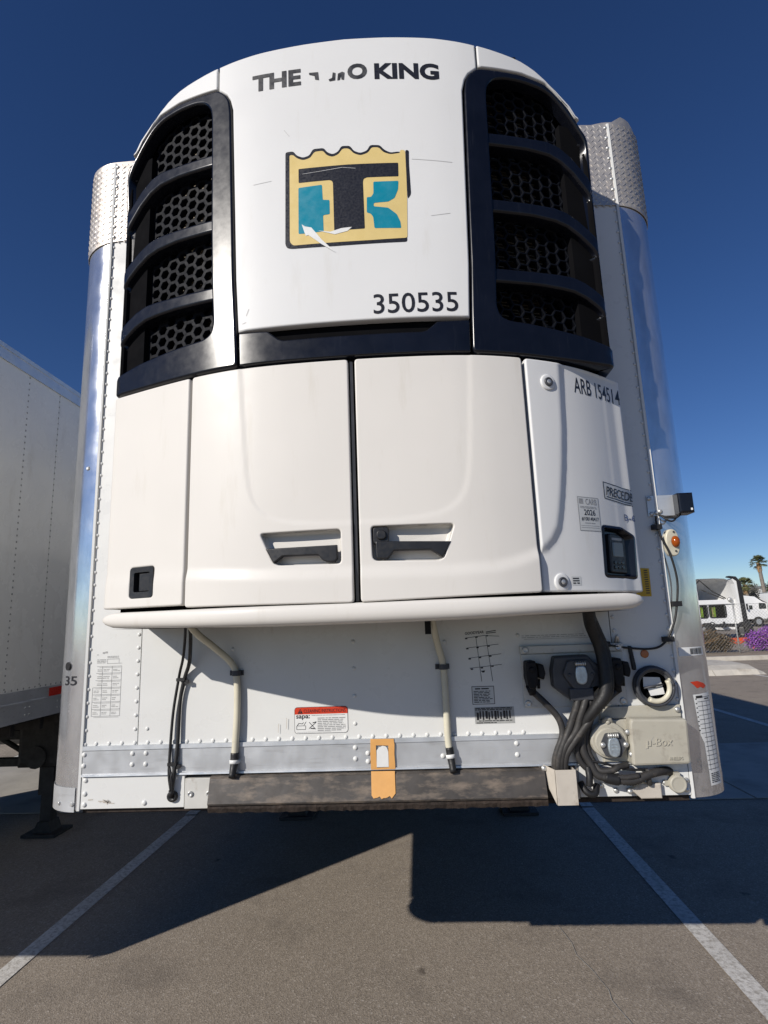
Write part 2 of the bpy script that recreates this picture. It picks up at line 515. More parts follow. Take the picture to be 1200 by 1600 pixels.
def thing(name, label, cat, loc, group=None):
    o = bpy.data.objects.new(name, None)
    COL.objects.link(o)
    o.empty_display_size = 0.2
    o.location = loc
    ORIG[o] = Vector(loc)
    o['label'] = label; o['category'] = cat
    if group: o['group'] = group
    return o

def tag(o, label, cat, group=None):
    o['label'] = label; o['category'] = cat
    if group: o['group'] = group
    return o

def copy_obj(o, parent, off=(0, 0, 0)):
    c = o.copy(); COL.objects.link(c)
    c.parent = parent
    ORIG[c] = ORIG[o] + Vector(off)
    c.location = ORIG[c] - (ORIG[parent] if parent is not None else Vector((0, 0, 0)))
    return c

def copy_part(o, parent, off):
    c = copy_obj(o, parent, off)
    for ch in list(o.children):
        copy_obj(ch, c, off)
    return c

# ------------------------------------------------------------------ surface maps
# plan curve of the refrigeration unit's face: half width along x -> depth in front of the trailer
_hx = np.array([0, .1, .2, .3, .4, .5, .6, .7, .8, .9, .955])
_hy = np.array([.531, .5305, .527, .521, .510, .489, .458, .421, .381, .338, .314])
def plan_map(hx, hy, rc=0.028):
    hx = np.array(hx); hy = np.array(hy); xe = hx[-1]
    half = [(x, -np.interp(x, hx, hy)) for x in np.linspace(0, xe, 120)]
    hs = np.convolve(np.pad([p[1] for p in half], 9, mode='edge'), np.ones(19)/19, 'valid')
    hs[-9:] = [p[1] for p in half[-9:]]
    half = [(p[0], y) for p, y in zip(half, hs)]
    a0 = math.atan2(half[-1][1]-half[-4][1], half[-1][0]-half[-4][0])
    px, py = half[-1]
    for k in range(1, 13):                               # rounded corner, then straight back to the trailer
        a = a0 + (math.pi/2 - a0) * k/12
        half.append((px + rc*(math.sin(a)-math.sin(a0)), py + rc*(math.cos(a0)-math.cos(a))))
    ex, ey = half[-1]
    for k in range(1, 15): half.append((ex, ey + (-0.012-ey)*k/14))
    H = np.array(half)
    S = np.concatenate([[0], np.cumsum(np.linalg.norm(np.diff(H, axis=0), axis=1))])
    par = xe + S - S[119]                                # parameter: equals x on the face, then arc length
    par[:120] = H[:120, 0]
    T = np.gradient(H, axis=0); T /= np.linalg.norm(T, axis=1, keepdims=True)
    smax = float(par[-1])
    def f(s, z, off=0.0):
        sg = 1 if s >= 0 else -1
        a = min(abs(s), smax)
        x = np.interp(a, par, H[:, 0]); y = np.interp(a, par, H[:, 1])
        tx = np.interp(a, par, T[:, 0]); ty = np.interp(a, par, T[:, 1])
        return (CX0 + sg*(x + ty*off), y - tx*off, z)
    return f, smax
CX0 = 0.008
U, SMAX = plan_map(_hx, _hy)                             # face: s across, z up, off outwards
# the lower right panel turns back more than the rest
UR, SRMAX = plan_map(list(_hx[:6]) + [.606, .70, .80, .88, .94, .985, 1.015], list(_hy[:6]) + [.455, .418, .367, .312, .262, .222, .192], .024)
def FL(x, z, off=0.0): return (x, -off, z)
XF = 1.187; RC = 0.19; WH = XF + RC                       # flange, corner radius, half width of the trailers
def corner_map(sg):
    def f(u, z, off=0.0):
        # u is the arc length round the corner post, measured from the flange
        a = u / RC
        if a < 0: return (sg*(XF + u), -off, z)
        if a > math.pi/2: return (sg*(WH + off), RC + (u - RC*math.pi/2), z)
        return (sg*(XF + (RC+off)*math.sin(a)), RC - (RC+off)*math.cos(a), z)
    return f
CR, CL_ = corner_map(1), corner_map(-1)
def CL(u, z, off=0.0): return CL_(-u, z, off)             # left corner: u runs negative to the left

def tri_area(nv, nf):
    P = np.array([p[:] for p in nv]); T = np.array([f[:3] for f in nf])
    a = P[T[:, 1]]-P[T[:, 0]]; b = P[T[:, 2]]-P[T[:, 0]]
    return np.abs(a[:, 0]*b[:, 1]-a[:, 1]*b[:, 0])*.5

def wrap(name, M, outline, mat, parent, thick=0.012, r=0.004, holes=(), grid=0.03, step=None,
         disp=None, off=0.0, hole_depth=None, label=None, kind=None):
    """a panel with rounded edges laid on the surface M"""
    step = step or grid
    if poly_area(outline) < 0: outline = outline[::-1]
    out = resample(outline, step)
    hl = []
    for h in holes:
        if poly_area(h) > 0: h = h[::-1]
        hl.append(resample(h, step))
    D = (lambda x, z: disp(x, z)) if disp else (lambda x, z: 0.0)
    verts = []; faces = []
    inner_loops = []
    K = 3
    for pts in [out] + hl:
        base = len(verts); n = len(pts)
        loops = [(pts, -thick), (pts, -r)]
        for k in range(1, K+1):
            th = math.pi/2*k/K
            loops.append((inset(pts, r*(1-math.cos(th))), -r*(1-math.sin(th))))
        for li, (pp, o_) in enumerate(loops):
            for (x, z), (xb, zb) in zip(pp, pts):
                verts.append(M(x, z, off + o_ + D(x, z)))
        for li in range(len(loops)-1):
            for i in range(n):
                j = (i+1) % n
                faces.append((base+li*n+i, base+li*n+j, base+(li+1)*n+j, base+(li+1)*n+i))
        inner_loops.append((loops[-1][0], base + (len(loops)-1)*n))
    # interior points
    o_in = np.array(inner_loops[0][0])
    x0, z0 = o_in.min(0); x1, z1 = o_in.max(0)
    gx = np.arange(x0 + grid*0.5, x1, grid); gz = np.arange(z0 + grid*0.5, z1, grid)
    G = np.array([(a, b) for a in gx for b in gz]) if len(gx) and len(gz) else np.zeros((0, 2))
    if len(G):
        keep = inside(G, inset(list(map(tuple, o_in)), grid*0.35))
        for pp, _ in inner_loops[1:]:
            keep &= ~inside(G, inset(list(pp), grid*0.35))
        G = G[keep]
    cdt_v = []; cdt_e = []; gid = []
    for pp, b0 in inner_loops:
        s0 = len(cdt_v); n = len(pp)
        cdt_v += [Vector(p) for p in pp]; gid += [b0+i for i in range(n)]
        cdt_e += [(s0+i, s0+(i+1) % n) for i in range(n)]
    s0 = len(cdt_v)
    for p in G:
        cdt_v.append(Vector(p)); gid.append(len(verts))
        verts.append(M(p[0], p[1], off + D(p[0], p[1])))
    res = delaunay_2d_cdt(cdt_v, cdt_e, [], 0, 1e-6)
    nv, nf, orig = res[0], res[2], res[3]
    vm = []
    for p, og in zip(nv, orig):
        if og: vm.append(gid[og[0]])
        else:
            vm.append(len(verts)); verts.append(M(p[0], p[1], off + D(p[0], p[1])))
    cen = np.array([((nv[f[0]]+nv[f[1]]+nv[f[2]])/3)[:] for f in nf])
    keep = inside(cen, o_in) & (tri_area(nv, nf) > 2e-8)
    for pp, _ in inner_loops[1:]: keep &= ~inside(cen, pp)
    nb = len(faces)
    for f, k in zip(nf, keep):
        if k: faces.append(tuple(vm[i] for i in f))
    o = link_mesh(name, verts, faces, True, mat, parent, kind, label)
    # the flat of the panel keeps its own normals, so the rounded edge does not bleed into it
    V = np.array(verts); T = np.array([f[:3] for f in faces[nb:]])
    fn = np.cross(V[T[:, 1]]-V[T[:, 0]], V[T[:, 2]]-V[T[:, 0]])
    N = np.empty(len(V)*3); o.data.vertices.foreach_get('normal', N); N = N.reshape(-1, 3)
    A = np.zeros_like(V)
    for i in range(3): np.add.at(A, T[:, i], fn)
    l = np.linalg.norm(A, axis=1); hit = l > 1e-12
    A[hit] /= l[hit][:, None]
    flipn = np.sum(A[hit]*N[hit]) < 0
    N[hit] = -A[hit] if flipn else A[hit]
    o.data.normals_split_custom_set_from_vertices([tuple(v) for v in N])
    return o

def decal(name, M, polys, mat, parent, off=0.0009, grid=0.02, label=None, kind=None, rnd=0.0):
    """thin print: flat outlines laid on the surface M"""
    verts = []; faces = []; nrm = []
    for outline in polys:
        if rnd: outline = round_poly(outline, rnd, 4)
        pts = resample(outline, grid)
        o_ = np.array(pts); x0, z0 = o_.min(0); x1, z1 = o_.max(0)
        G = [(a, b) for a in np.arange(x0+grid*.5, x1, grid) for b in np.arange(z0+grid*.5, z1, grid)]
        if G:
            ar = np.array(G); pin = pts if poly_area(pts) > 0 else pts[::-1]
            ar = ar[inside(ar, inset(pin, grid*0.3))]
            G = [tuple(p) for p in ar]
        n = len(pts)
        res = delaunay_2d_cdt([Vector(p) for p in pts] + [Vector(p) for p in G], [(i, (i+1) % n) for i in range(n)], [], 0, 1e-7)
        nv, nf = res[0], res[2]
        cen = np.array([((nv[f[0]]+nv[f[1]]+nv[f[2]])/3)[:] for f in nf]); k_ = inside(cen, pts) & (tri_area(nv, nf) > 1e-9)
        b0 = len(verts); verts += [M(p[0], p[1], off) for p in nv]; nrm += [np.subtract(M(p[0], p[1], off+.01), M(p[0], p[1], off)) for p in nv]
        faces += [tuple(b0+i for i in f) for f, k in zip(nf, k_) if k]
    a, b, c = faces[0][:3]
    if np.dot(np.cross(np.subtract(verts[b], verts[a]), np.subtract(verts[c], verts[a])), nrm[a]) < 0: faces = [f[::-1] for f in faces]
    o = link_mesh(name, verts, faces, True, mat, parent, kind, label)
    o.data.normals_split_custom_set_from_vertices([tuple(n/np.linalg.norm(n)) for n in nrm])
    return o

def rects(name, M, R_, mat, parent, off=0.0009, seg=0.03, kind=None, label=None):
    """many small printed rectangles (x0, x1, z0, z1)"""
    verts = []; faces = []
    for (x0, x1, z0, z1) in R_:
        n = max(1, int(math.ceil((x1-x0)/seg)))
        for i in range(n):
            a = x0+(x1-x0)*i/n; b = x0+(x1-x0)*(i+1)/n; k = len(verts)
            verts += [M(a, z0, off), M(b, z0, off), M(b, z1, off), M(a, z1, off)]
            faces.append((k, k+1, k+2, k+3))
    return link_mesh(name, verts, faces, False, mat, parent, kind, label)

def line(p, q, w):
    """a printed line as an outline"""
    p = Vector(p); q = Vector(q); d = (q-p).normalized()*w*0.5; n = Vector((-d.y, d.x))
    return [tuple(p-n), tuple(q-n), tuple(q+n), tuple(p+n)]

def text(name, body, M, x0, x1, z0, z1, mat, parent, off=0.0012, bold=0.0, shear=0.0, slope=0.0, depth=0.0, label=None, cut=None):
    cu = bpy.data.curves.new('t', 'FONT')
    cu.body = body; cu.offset = bold; cu.shear = shear; cu.resolution_u = 4; cu.fill_mode = 'FRONT'
    ob = bpy.data.objects.new('t', cu); COL.objects.link(ob)
    bpy.context.view_layer.update()
    dg = bpy.context.evaluated_depsgraph_get()
    me = bpy.data.meshes.new_from_object(ob.evaluated_get(dg))
    bpy.data.objects.remove(ob); bpy.data.curves.remove(cu)
    bm = bmesh.new(); bm.from_mesh(me); bpy.data.meshes.remove(me)
    xs = [v.co.x for v in bm.verts]; ys = [v.co.y for v in bm.verts]
    ax, bx, ay, by = min(xs), max(xs), min(ys), max(ys)
    for v in bm.verts:
        u = (v.co.x-ax)/(bx-ax); w = (v.co.y-ay)/(by-ay)
        v.co = (x0+(x1-x0)*u, z0+(z1-z0)*w + slope*u, 0)
    nsl = int((x1-x0)/0.02)
    for i in range(1, nsl+1):
        xx = x0+(x1-x0)*i/(nsl+1)
        bmesh.ops.bisect_plane(bm, geom=bm.verts[:]+bm.edges[:]+bm.faces[:], plane_co=(xx, 0, 0), plane_no=(1, 0, 0))
    if cut:
        for co, no in cut:
            bmesh.ops.bisect_plane(bm, geom=bm.verts[:]+bm.edges[:]+bm.faces[:], plane_co=(*co, 0), plane_no=(*no, 0), clear_outer=True)
    if depth:
        r = bmesh.ops.extrude_face_region(bm, geom=bm.faces[:])
        for e in r['geom']:
            if isinstance(e, bmesh.types.BMVert): e.co.z = depth
    bm.verts.index_update()
    V = [M(v.co.x, v.co.y, off + v.co.z) for v in bm.verts]
    F = [tuple(v.index for v in f.verts) for f in bm.faces]
    bm.free()
    return link_mesh(name, V, F, False, mat, parent, label=label)

def fine_print(x0, x1, z0, z1, rows, seed=0, fill=0.8, gap=0.5):
    """rows of word-like dashes too small to read"""
    rr = random.Random(seed); out = []; h = (z1-z0)/rows
    for i in range(rows):
        x = x0; zt = z1 - i*h
        end = x0 + (x1-x0)*(rr.uniform(fill, 1))
        while x < end:
            w = rr.uniform(1.2, 4.5)*h
            out.append((x, min(x+w, end), zt-h*(1-gap*0.5), zt-h*gap*0.5)); x += w + h*0.5
    return out

def rivets_mesh(points, M, r=0.0085, h=0.0045, k=7):
    mb = MB()
    for (x, z) in points:
        n = len(mb.v)
        for (rr, hh) in ((1, 0), (0.8, 0.62), (0.42, 0.95)):
            for j in range(k):
                a = 2*math.pi*j/k
                mb.v.append(M(x + r*rr*math.cos(a), z + r*rr*math.sin(a), h*hh))
        mb.v.append(M(x, z, h))
        for i in range(2):
            for j in range(k):
                jj = (j+1) % k
                mb.face((n+i*k+j, n+i*k+jj, n+(i+1)*k+jj, n+(i+1)*k+j), True)
        for j in range(k): mb.face((n+2*k+j, n+2*k+(j+1) % k, n+3*k), True)
    return mb

# ================================================================== SETTING
def slab(name, x0, x1, y0, y1, z, mat, kind='structure', parent=None):
    mb = MB(); mb.quad((x0, y0, z), (x1, y0, z), (x1, y1, z), (x0, y1, z))
    return put(name, mb, mat, parent, kind)
slab('ground', -400, 400, -300, 500, 0.0, 'asphalt')
mb = MB(); mb.quad((-14, 3.77, .004), (22, 3.77, .004), (22, 6.2, .004), (-14, 6.2, .004))
pad = put('concrete_pad', mb, 'soil', kind='structure')
jx = [-14, -10.6, -7.1, -3.6, -0.2, 3.35, 6.8, 10.3, 13.8, 17.4, 22]
for a, b in zip(jx[:-1], jx[1:]):
    mb = MB(); n = 0
    P = [(a+.012, 3.782), (b-.012, 3.782), (b-.012, 6.188), (a+.012, 6.188)]
    for z in (.0045, .010): mb.v += [(x, y, z) for x, y in P]
    mb.face((4, 5, 6, 7))
    for i in range(4): mb.face((i, (i+1) % 4, 4+(i+1) % 4, 4+i))
    put('concrete_slab', mb, 'concrete', pad)
for k in range(-3, 4):
    x = -2.14 + 3.85*k
    nseg = 60; mb = MB()
    for i in range(nseg):                       # slightly ragged painted edge
        y0 = -1.2 + 17.0*i/nseg; y1 = -1.2 + 17.0*(i+1)/nseg
        zz = .014 if 3.7 < (y0+y1)/2 < 6.3 else .004
        mb.quad((x-.056, y0, zz), (x+.056, y0, zz), (x+.056, y1, zz), (x-.056, y1, zz))
    put('parking_line', mb, 'line_paint', kind='structure')
mb = MB()
pth = [(.93, 1.46), (.96, 1.28), (.955, 1.16), (1.0, 1.02), (1.03, .86), (1.02, .78), (1.06, .60)]
for (a, b), (c, d) in zip(pth[:-1], pth[1:]):
    w = random.uniform(.0012, .0030); mb.quad((a-w, b, .004), (a+w, b, .004), (c+w, d, .004), (c-w, d, .004))
put('scrape_mark', mb, 'concrete', kind='structure')
# far side: planter island with its kerb
isl = slab('planting_bed', -30, 60, 19.75, 23.6, 0.13, 'soil')
mb = MB(); mb.box(-30, 60, 19.55, 19.75, 0, 0.15); put('kerb', mb, 'kerb_concrete', kind='structure')
slab('lorry_yard', -60, 120, 23.6, 200, 0.006, 'asphalt')

apron = thing('kerb_block', 'pale concrete block with a rounded end and cracked front in the yard before the kerb', 'kerb block', (7.6, 16, 0))
for a, b in ((3.9, 6.6), (6.62, 8.35), (8.37, 9.75)):
    mb = MB(); rings = []
    prof = [(14.75, 0.0), (14.9, .14), (15.3, .24), (16.2, .27), (17.2, .24), (17.4, 0)]
    xs = [a + (b-a)*i/8 for i in range(9)]
    for x in xs:
        t = 1.0 if x < 9.5 else math.sqrt(max(0, 1-((x-9.5)/.27)**2))
        rings.append([(x, y + (random.uniform(-.03, .03) if i == 0 else 0), z*max(t, .35)) for i, (y, z) in enumerate(prof)])
    mb.ring_strip(rings, closed=False, caps=True, smooth=False)
    put('concrete_section', mb, 'kerb_concrete', apron)

# ================================================================== SEMI TRAILERS
trailer = thing('semi_trailer', 'white semi trailer seen head on with polished round corner posts and riveted front', 'trailer', (0, 7, 0), None)
other = thing('semi_trailer', 'white semi trailer parked alongside at the left edge showing its shaded riveted side', 'trailer', (-4.38, 6.65, 0), None)
OFF = (-4.38, -0.35, 0)
shared = []
ZB, ZT = 1.112, 4.065
# front skin: three riveted sheets
for (a, b) in ((-1.187, -.962), (-.9595, .9505), (.953, 1.187)):
    mb = MB(); mb.bbox(a, b, 0.0, .012, 1.345, ZT-.01, .0015)
    shared.append(put('front_sheet', mb, 'sheet_white', trailer))
for sg in (-1, 1):
    M = CR if sg > 0 else CL_
    mb = MB(); rings = []
    for z in np.linspace(ZB, ZT, 30):
        rings.append([M(u, z, 0) for u in np.linspace(0.004, RC*math.pi/2, 22)] + [M(RC*math.pi/2 + .10, z, 0)])
    mb.ring_strip(rings, closed=False, caps=False)
    cp = put('corner_post', mb, 'polished', trailer); shared.append(cp)
    mb = MB()                                               # folded bead where the post meets the front sheet
    rings = [[(sg*(XF-.006), -.001, z), (sg*(XF-.004), -.009, z), (sg*(XF+.006), -.010, z), (sg*(XF+.010), -.001, z)] for z in (ZB, ZT)]
    mb.ring_strip(rings, smooth=False)
    shared.append(put('corner_bead', mb, 'sheet_white', trailer))
    mb = MB()
    rings = [[M(u, z, .004) for u in np.linspace(.02, RC*math.pi/2 + .05, 16)] for z in (ZB-.006, ZB+.002, ZB+.085)]
    mb.ring_strip(rings, closed=False, caps=False)
    if sg < 0: shared.append(put('corner_foot', mb, 'rail_alu', trailer))
    # sides
    ys = np.linspace(.29, 14.0, 12)
    first = None
    for i in range(11):
        if first is None:
            mb = MB(); x0, x1 = sorted((sg*WH, sg*(WH-.03)))
            mb.box(x0, x1, ys[i]+.0015, ys[i+1]-.0015, 1.37, 3.965)
            first = put('side_sheet', mb, 'side_white', trailer); shared.append(first)
        else:
            shared.append(copy_obj(first, trailer, (0, float(ys[i]-ys[0]), 0)))
    Ms = lambda y, z, off=0.0, sg=sg: (sg*(WH+off), y, z)
    pts = []
    for i in range(1, 30):
        y = .29 + (14-.29)/33*i
        if y > 9: break
        pts += [(y, z) for z in np.arange(1.40, 3.95, .052)]
    pts += [(y, 1.385) for y in np.arange(.35, 9, .07)]
    shared.append(put('side_rivets', rivets_mesh(pts, Ms, .0085, .004, 5), 'rivet_grey', trailer, 'stuff'))
    mb = MB(); x0, x1 = sorted((sg*(WH+.012), sg*(WH-.05)))
    mb.box(x0, x1, .30, 14, 3.965, 4.085)
    xa, xb = sorted((sg*(WH+.018), sg*(WH-.02))); mb.box(xa, xb, .30, 14, 4.055, 4.092)
    shared.append(put('top_rail', mb, 'rail_alu', trailer))
    mb = MB(); x0, x1 = sorted((sg*(WH+.014), sg*(WH-.05)))
    mb.box(x0, x1, .30, 14, 1.278, 1.368)
    xa, xb = sorted((sg*(WH+.022), sg*(WH-.05))); mb.box(xa, xb, .30, 14, 1.140, 1.274)
    xa, xb = sorted((sg*(WH+.026), sg*(WH+.0))); mb.box(xa, xb, .30, 14, 1.268, 1.284); mb.box(xa, xb, .30, 14, 1.132, 1.146)
    shared.append(put('side_rail', mb, 'rail_alu', trailer))
    shared.append(put('rail_rivets', rivets_mesh([(y+d, z) for y in np.arange(.5, 9, .42) for d in (0, .05) for z in (1.18, 1.235)],
                  lambda y, z, off=0.0, sg=sg: (sg*(WH+.022+off), y, z), .009, .004, 6), 'zinc', trailer, 'stuff'))
    mb = MB()
    for k in range(2):
        y = 3.55
        mb.box(sg*1.05-.07, sg*1.05+.07, y-.07, y+.07, .35, 1.14)
        break
    lg = put('landing_leg', mb, 'frame_steel', trailer); shared.append(lg)
    mb = MB(); mb.bbox(*sorted((sg*.80, sg*1.20)), y-.16, y+.20, .60, 1.10, .05); mb.cyl((sg*1.0, y-.18, .70), (sg*1.0, y-.15, .70), .10, 14); put('gear_box', mb, 'frame_steel', lg)
    mb = MB(); mb.box(sg*1.05-.05, sg*1.05+.05, y-.05, y+.05, .05, .37); put('leg_tube', mb, 'frame_steel', lg)
    mb = MB(); mb.box(sg*1.05-.16, sg*1.05+.16, y-.14, y+.14, .006, .03)
    mb.prism_y([(sg*1.05-.09, .03), (sg*1.05+.09, .03), (sg*1.05+.05, .12), (sg*1.05-.05, .12)], y-.08, y+.08); put('leg_foot', mb, 'frame_steel', lg)
mb = MB(); mb.box(-WH+.03, WH-.03, .19, 14, ZT-.03, ZT); mb.box(-XF, XF, .013, .2, ZT-.03, ZT)
shared.append(put('roof', mb, 'side_white', trailer))
mb = MB()
fo = [CL_(u, 0, -.006)[:2] for u in np.linspace(0, RC*math.pi/2, 12)] + [(-WH+.006, 14), (WH-.006, 14)] + [CR(u, 0, -.006)[:2] for u in np.linspace(RC*math.pi/2, 0, 12)]
fo = [(x, y+.006) for x, y in fo]
mb.ring_strip([[(x, y, z) for x, y in fo] for z in (1.116, 1.340)], smooth=False)
shared.append(put('floor', mb, 'frame_steel', trailer))
mb = MB(); mb.box(-WH+.04, WH-.04, 13.97, 14, 1.3, ZT-.03); shared.append(put('rear_door', mb, 'side_white', trailer))
mb = MB()
for y in np.arange(2.2, 13.8, .36): mb.box(-WH+.06, WH-.06, y, y+.05, 1.02, 1.1155)
shared.append(put('floor_crossmembers', mb, 'frame_steel', trailer, 'stuff'))
mb = MB(); mb.box(-.6, .6, .35, 1.9, 1.098, 1.1155); mb.cyl((0, .9, 1.10), (0, .9, 1.03), .03)
shared.append(put('kingpin_plate', mb, 'frame_steel', trailer))
mb = MB(); mb.box(-1.05, 1.05, 3.5, 3.58, .60, .67); mb.box(-1.05, 1.05, 3.5, 3.6, .84, .92); mb.tube([(-1.0, 3.6, .5), (-.4, 4.9, 1.1)], .03, 6, 1); mb.tube([(1.0, 3.6, .5), (.4, 4.9, 1.1)], .03, 6, 1)
mb.tube([(-1.0, 3.62, .55), (0.0, 3.62, 1.1)], .025, 6, 1); mb.tube([(1.0, 3.62, .55), (0.0, 3.62, 1.1)], .025, 6, 1)
shared.append(put('landing_brace', mb, 'frame_steel', trailer))
mb = MB(); mb.cyl((-.95, 5.3, .78), (.95, 5.3, .78), .30, 20); shared.append(put('fuel_tank', mb, 'frame_steel', trailer))
# running gear far at the back
mb = MB()
for y in (11.6, 12.9): mb.cyl((-1.1, y, .52), (1.1, y, .52), .07, 10)
mb.box(-.55, -.42, 10.6, 13.8, .85, 1.04); mb.box(.42, .55, 10.6, 13.8, .85, 1.04)
for x in (-.48, .48):
    for y in (11.6, 12.9): mb.box(x-.06, x+.06, y-.1, y+.1, .5, .86)
shared.append(put('axle_frame', mb, 'frame_steel', trailer))
w0 = None
for sx in (-1, 1):
    for dx in (1.22, .90):
        for y in (11.6, 12.9):
            x = sx*dx
            if w0 is None:
                mb = MB(); k = 24
                prof = [(.29, -.11), (.29, .11), (.20, .05), (.10, .03), (.0001, .03)]
                rings = [[(x+d, y+r*math.cos(2*math.pi*j/k), .52+r*math.sin(2*math.pi*j/k)) for j in range(k)] for r, d in prof]
                mb.ring_strip(rings); w0 = put('wheel', mb, 'zinc', trailer)
                mb = MB()
                prof = [(.29, -.12), (.44, -.14), (.505, -.12), (.52, -.08), (.52, .08), (.505, .12), (.44, .14), (.29, .12)]
                rings = [[(x+d, y+r*math.cos(2*math.pi*j/k), .52+r*math.sin(2*math.pi*j/k)) for j in range(k)] for r, d in prof]
                mb.ring_strip(rings); put('tyre', mb, 'tyre', w0); shared.append(w0); wp = (x, y)
            else:
                shared.append(copy_part(w0, trailer, (x-wp[0], y-wp[1], 0)))
for o in shared: copy_part(o, other, OFF)
# the neighbour's own marks
mb = MB(); xs_ = -4.38 + WH + .0155
mb.box(xs_, xs_+.004, 2.55, 2.765, 1.288, 1.357)
put('reflector', mb, 'reflector_red', other)

# ---- front details of the near trailer
rv = []
for z in np.arange(1.36, 3.62, .0535):
    rv += [(-1.178, z), (1.178, z)]
for z in np.arange(1.414, 1.80, .0535): rv += [(-.973, z), (.966, z)]
for x in np.arange(-1.186+.0535, 1.15, .0535):
    if not (.63 < x < .80): rv.append((x, 1.362))
for z in (1.728, 1.622, 1.516, 1.411): rv.append((-.078, z))
rv += [(-.923, 1.414), (-.575, 1.715), (.292, 1.715), (.585, 1.73), (1.02, 1.40)]
put('front_rivets', rivets_mesh(rv, FL), 'sheet_white', trailer, 'stuff')
mb = MB()
prof = [(0.0, 1.354), (-.012, 1.354), (-.013, 1.338), (-.008, 1.335), (-.008, 1.249), (-.015, 1.246), (-.016, 1.2395), (-.004, 1.2385), (0.0, 1.2385)]
mb.ring_strip([[(x, y, z) for y, z in prof] for x in (-1.180, 1.180)], smooth=False)
put('front_rail', mb, 'rail_alu', trailer)
rr_ = []
for x in (-.976, -.921, -.079): rr_ += [(x, 1.322), (x, 1.281)]
rr_ += [(.548, 1.322), (.548, 1.281), (-1.175, 1.322), (-1.175, 1.28), (-.03, 1.30), (-.03, 1.27), (-.545, 1.283), (.262, 1.283)]
put('rail_bolts', rivets_mesh(rr_, lambda x, z, off=0.0: (x, -.008-off, z), .010, .006, 8), 'sheet_white', trailer, 'stuff')
mb = MB(); mb.bbox(-1.180, -.761, -.006, .02, 1.118, 1.236, .001); put('lower_sheet', mb, 'sheet_white', trailer)
mb = MB(); mb.bbox(-.757, -.640, -.012, .02, 1.113, 1.224, .002); put('tie_plate', mb, 'painted_grey', trailer)
rr_ = [(-1.165, 1.225), (-1.165, 1.175), (-1.165, 1.135), (-.921, 1.137)]
put('lower_rivets', rivets_mesh(rr_, lambda x, z, off=0.0: (x, -.006-off, z), .011, .006, 8), 'sheet_white', trailer, 'stuff')
for x in (-.733, -.659):
    mb = MB(); mb.disc_y(x, 1.168, -.012, [(.011, 0), (.011, -.005), (.007, -.008), (.0065, -.005)], 12); put('bolt', mb, 'zinc', trailer)
# rubbing bar
mb = MB(); rings = []
for x in np.linspace(-.648, .640, 60):
    j = lambda a: 0.0
    rings.append([(x, -.005, 1.234), (x, -.030, 1.234), (x, -.038, 1.227), (x, -.062+j(.002), 1.142+j(.0015)), (x, -.058, 1.135), (x, -.005, 1.135)])
mb.ring_strip(rings, smooth=False); put('rub_bar', mb, 'rub_steel', trailer)
mb = MB(); rings = []
for x in np.linspace(-.650, .642, 90):
    j = lambda a: random.uniform(-a, a)
    rings.append([(x, .03, 1.134), (x, -.050+j(.001), 1.134), (x, -.052+j(.002), 1.122+j(.002)), (x, -.046+j(.003), 1.106+j(.002)), (x, .03, 1.102)])
mb.ring_strip(rings, smooth=False); put('bolster_edge', mb, 'grime_steel', trailer)
mb = MB(); mb.box(-1.18, 1.18, .012, .10, 1.100, 1.1145); put('lower_lip', mb, 'grime_steel', trailer)

# diamond plate guards on the upper corners
for sg in (-1, 1):
    M = (lambda u, z, off=0.0: CR(u, z, off)) if sg > 0 else CL
    ua, ub = -.22, RC*math.pi/2 + .16
    top = []
    n = 14
    for i in range(n+1):
        u = ub + (ua-ub)*i/n
        j = random.uniform(-.010, .010)
        if sg > 0 and .07 < u < .13: j += .035
        if sg < 0 and .2 < u: j += .02
        top.append((u, 4.072 + j*(1 if sg > 0 else .45)))
    outline = [(ua, 3.650), (0, 3.632), (.12, 3.615), (ub, 3.59)] + top
    if sg < 0: outline = [(-p[0], p[1]) for p in outline]
    dp = wrap('corner_guard', M, outline, 'tread_alu', trailer, thick=.003, r=.0012, grid=.035, off=.006)
    mb = MB(); P = .030; k = 0
    for iz in range(int(.46/(P*.5))):
        z = 3.635 + iz*P*.5
        for iu in range(-9, 20):
            u = iu*P + (P*.5 if iz % 2 else 0)
            if not (ua+.012 < u < ub-.012) or z > 4.055: continue
            ang = math.radians(45 if iz % 2 else -45); L, W = .0125, .0042
            ca, sa = math.cos(ang), math.sin(ang); uu = u*sg
            q = [M(uu + a*ca - b*sa, z + a*sa + b*ca, .006) for a, b in ((-L, 0), (0, -W), (L, 0), (0, W))]
            tp = [M(uu + a*ca, z + a*sa, .0085) for a in (-L*.45, L*.45)]
            b0 = len(mb.v); mb.v += q + tp
            mb.face((b0, b0+1, b0+5, b0+4), True); mb.face((b0+1, b0+2, b0+5), True); mb.face((b0+2, b0+3, b0+4, b0+5), True); mb.face((b0+3, b0, b0+4), True)
    put('tread_lozenges', mb, 'tread_alu', dp, 'stuff')
    put('guard_rivets', rivets_mesh([(sg*(-.01), z) for z in np.arange(3.66, 4.06, .055)], lambda u, z, off=0.0: M(u, z, off+.006), .009, .005, 7), 'zinc', dp, 'stuff')

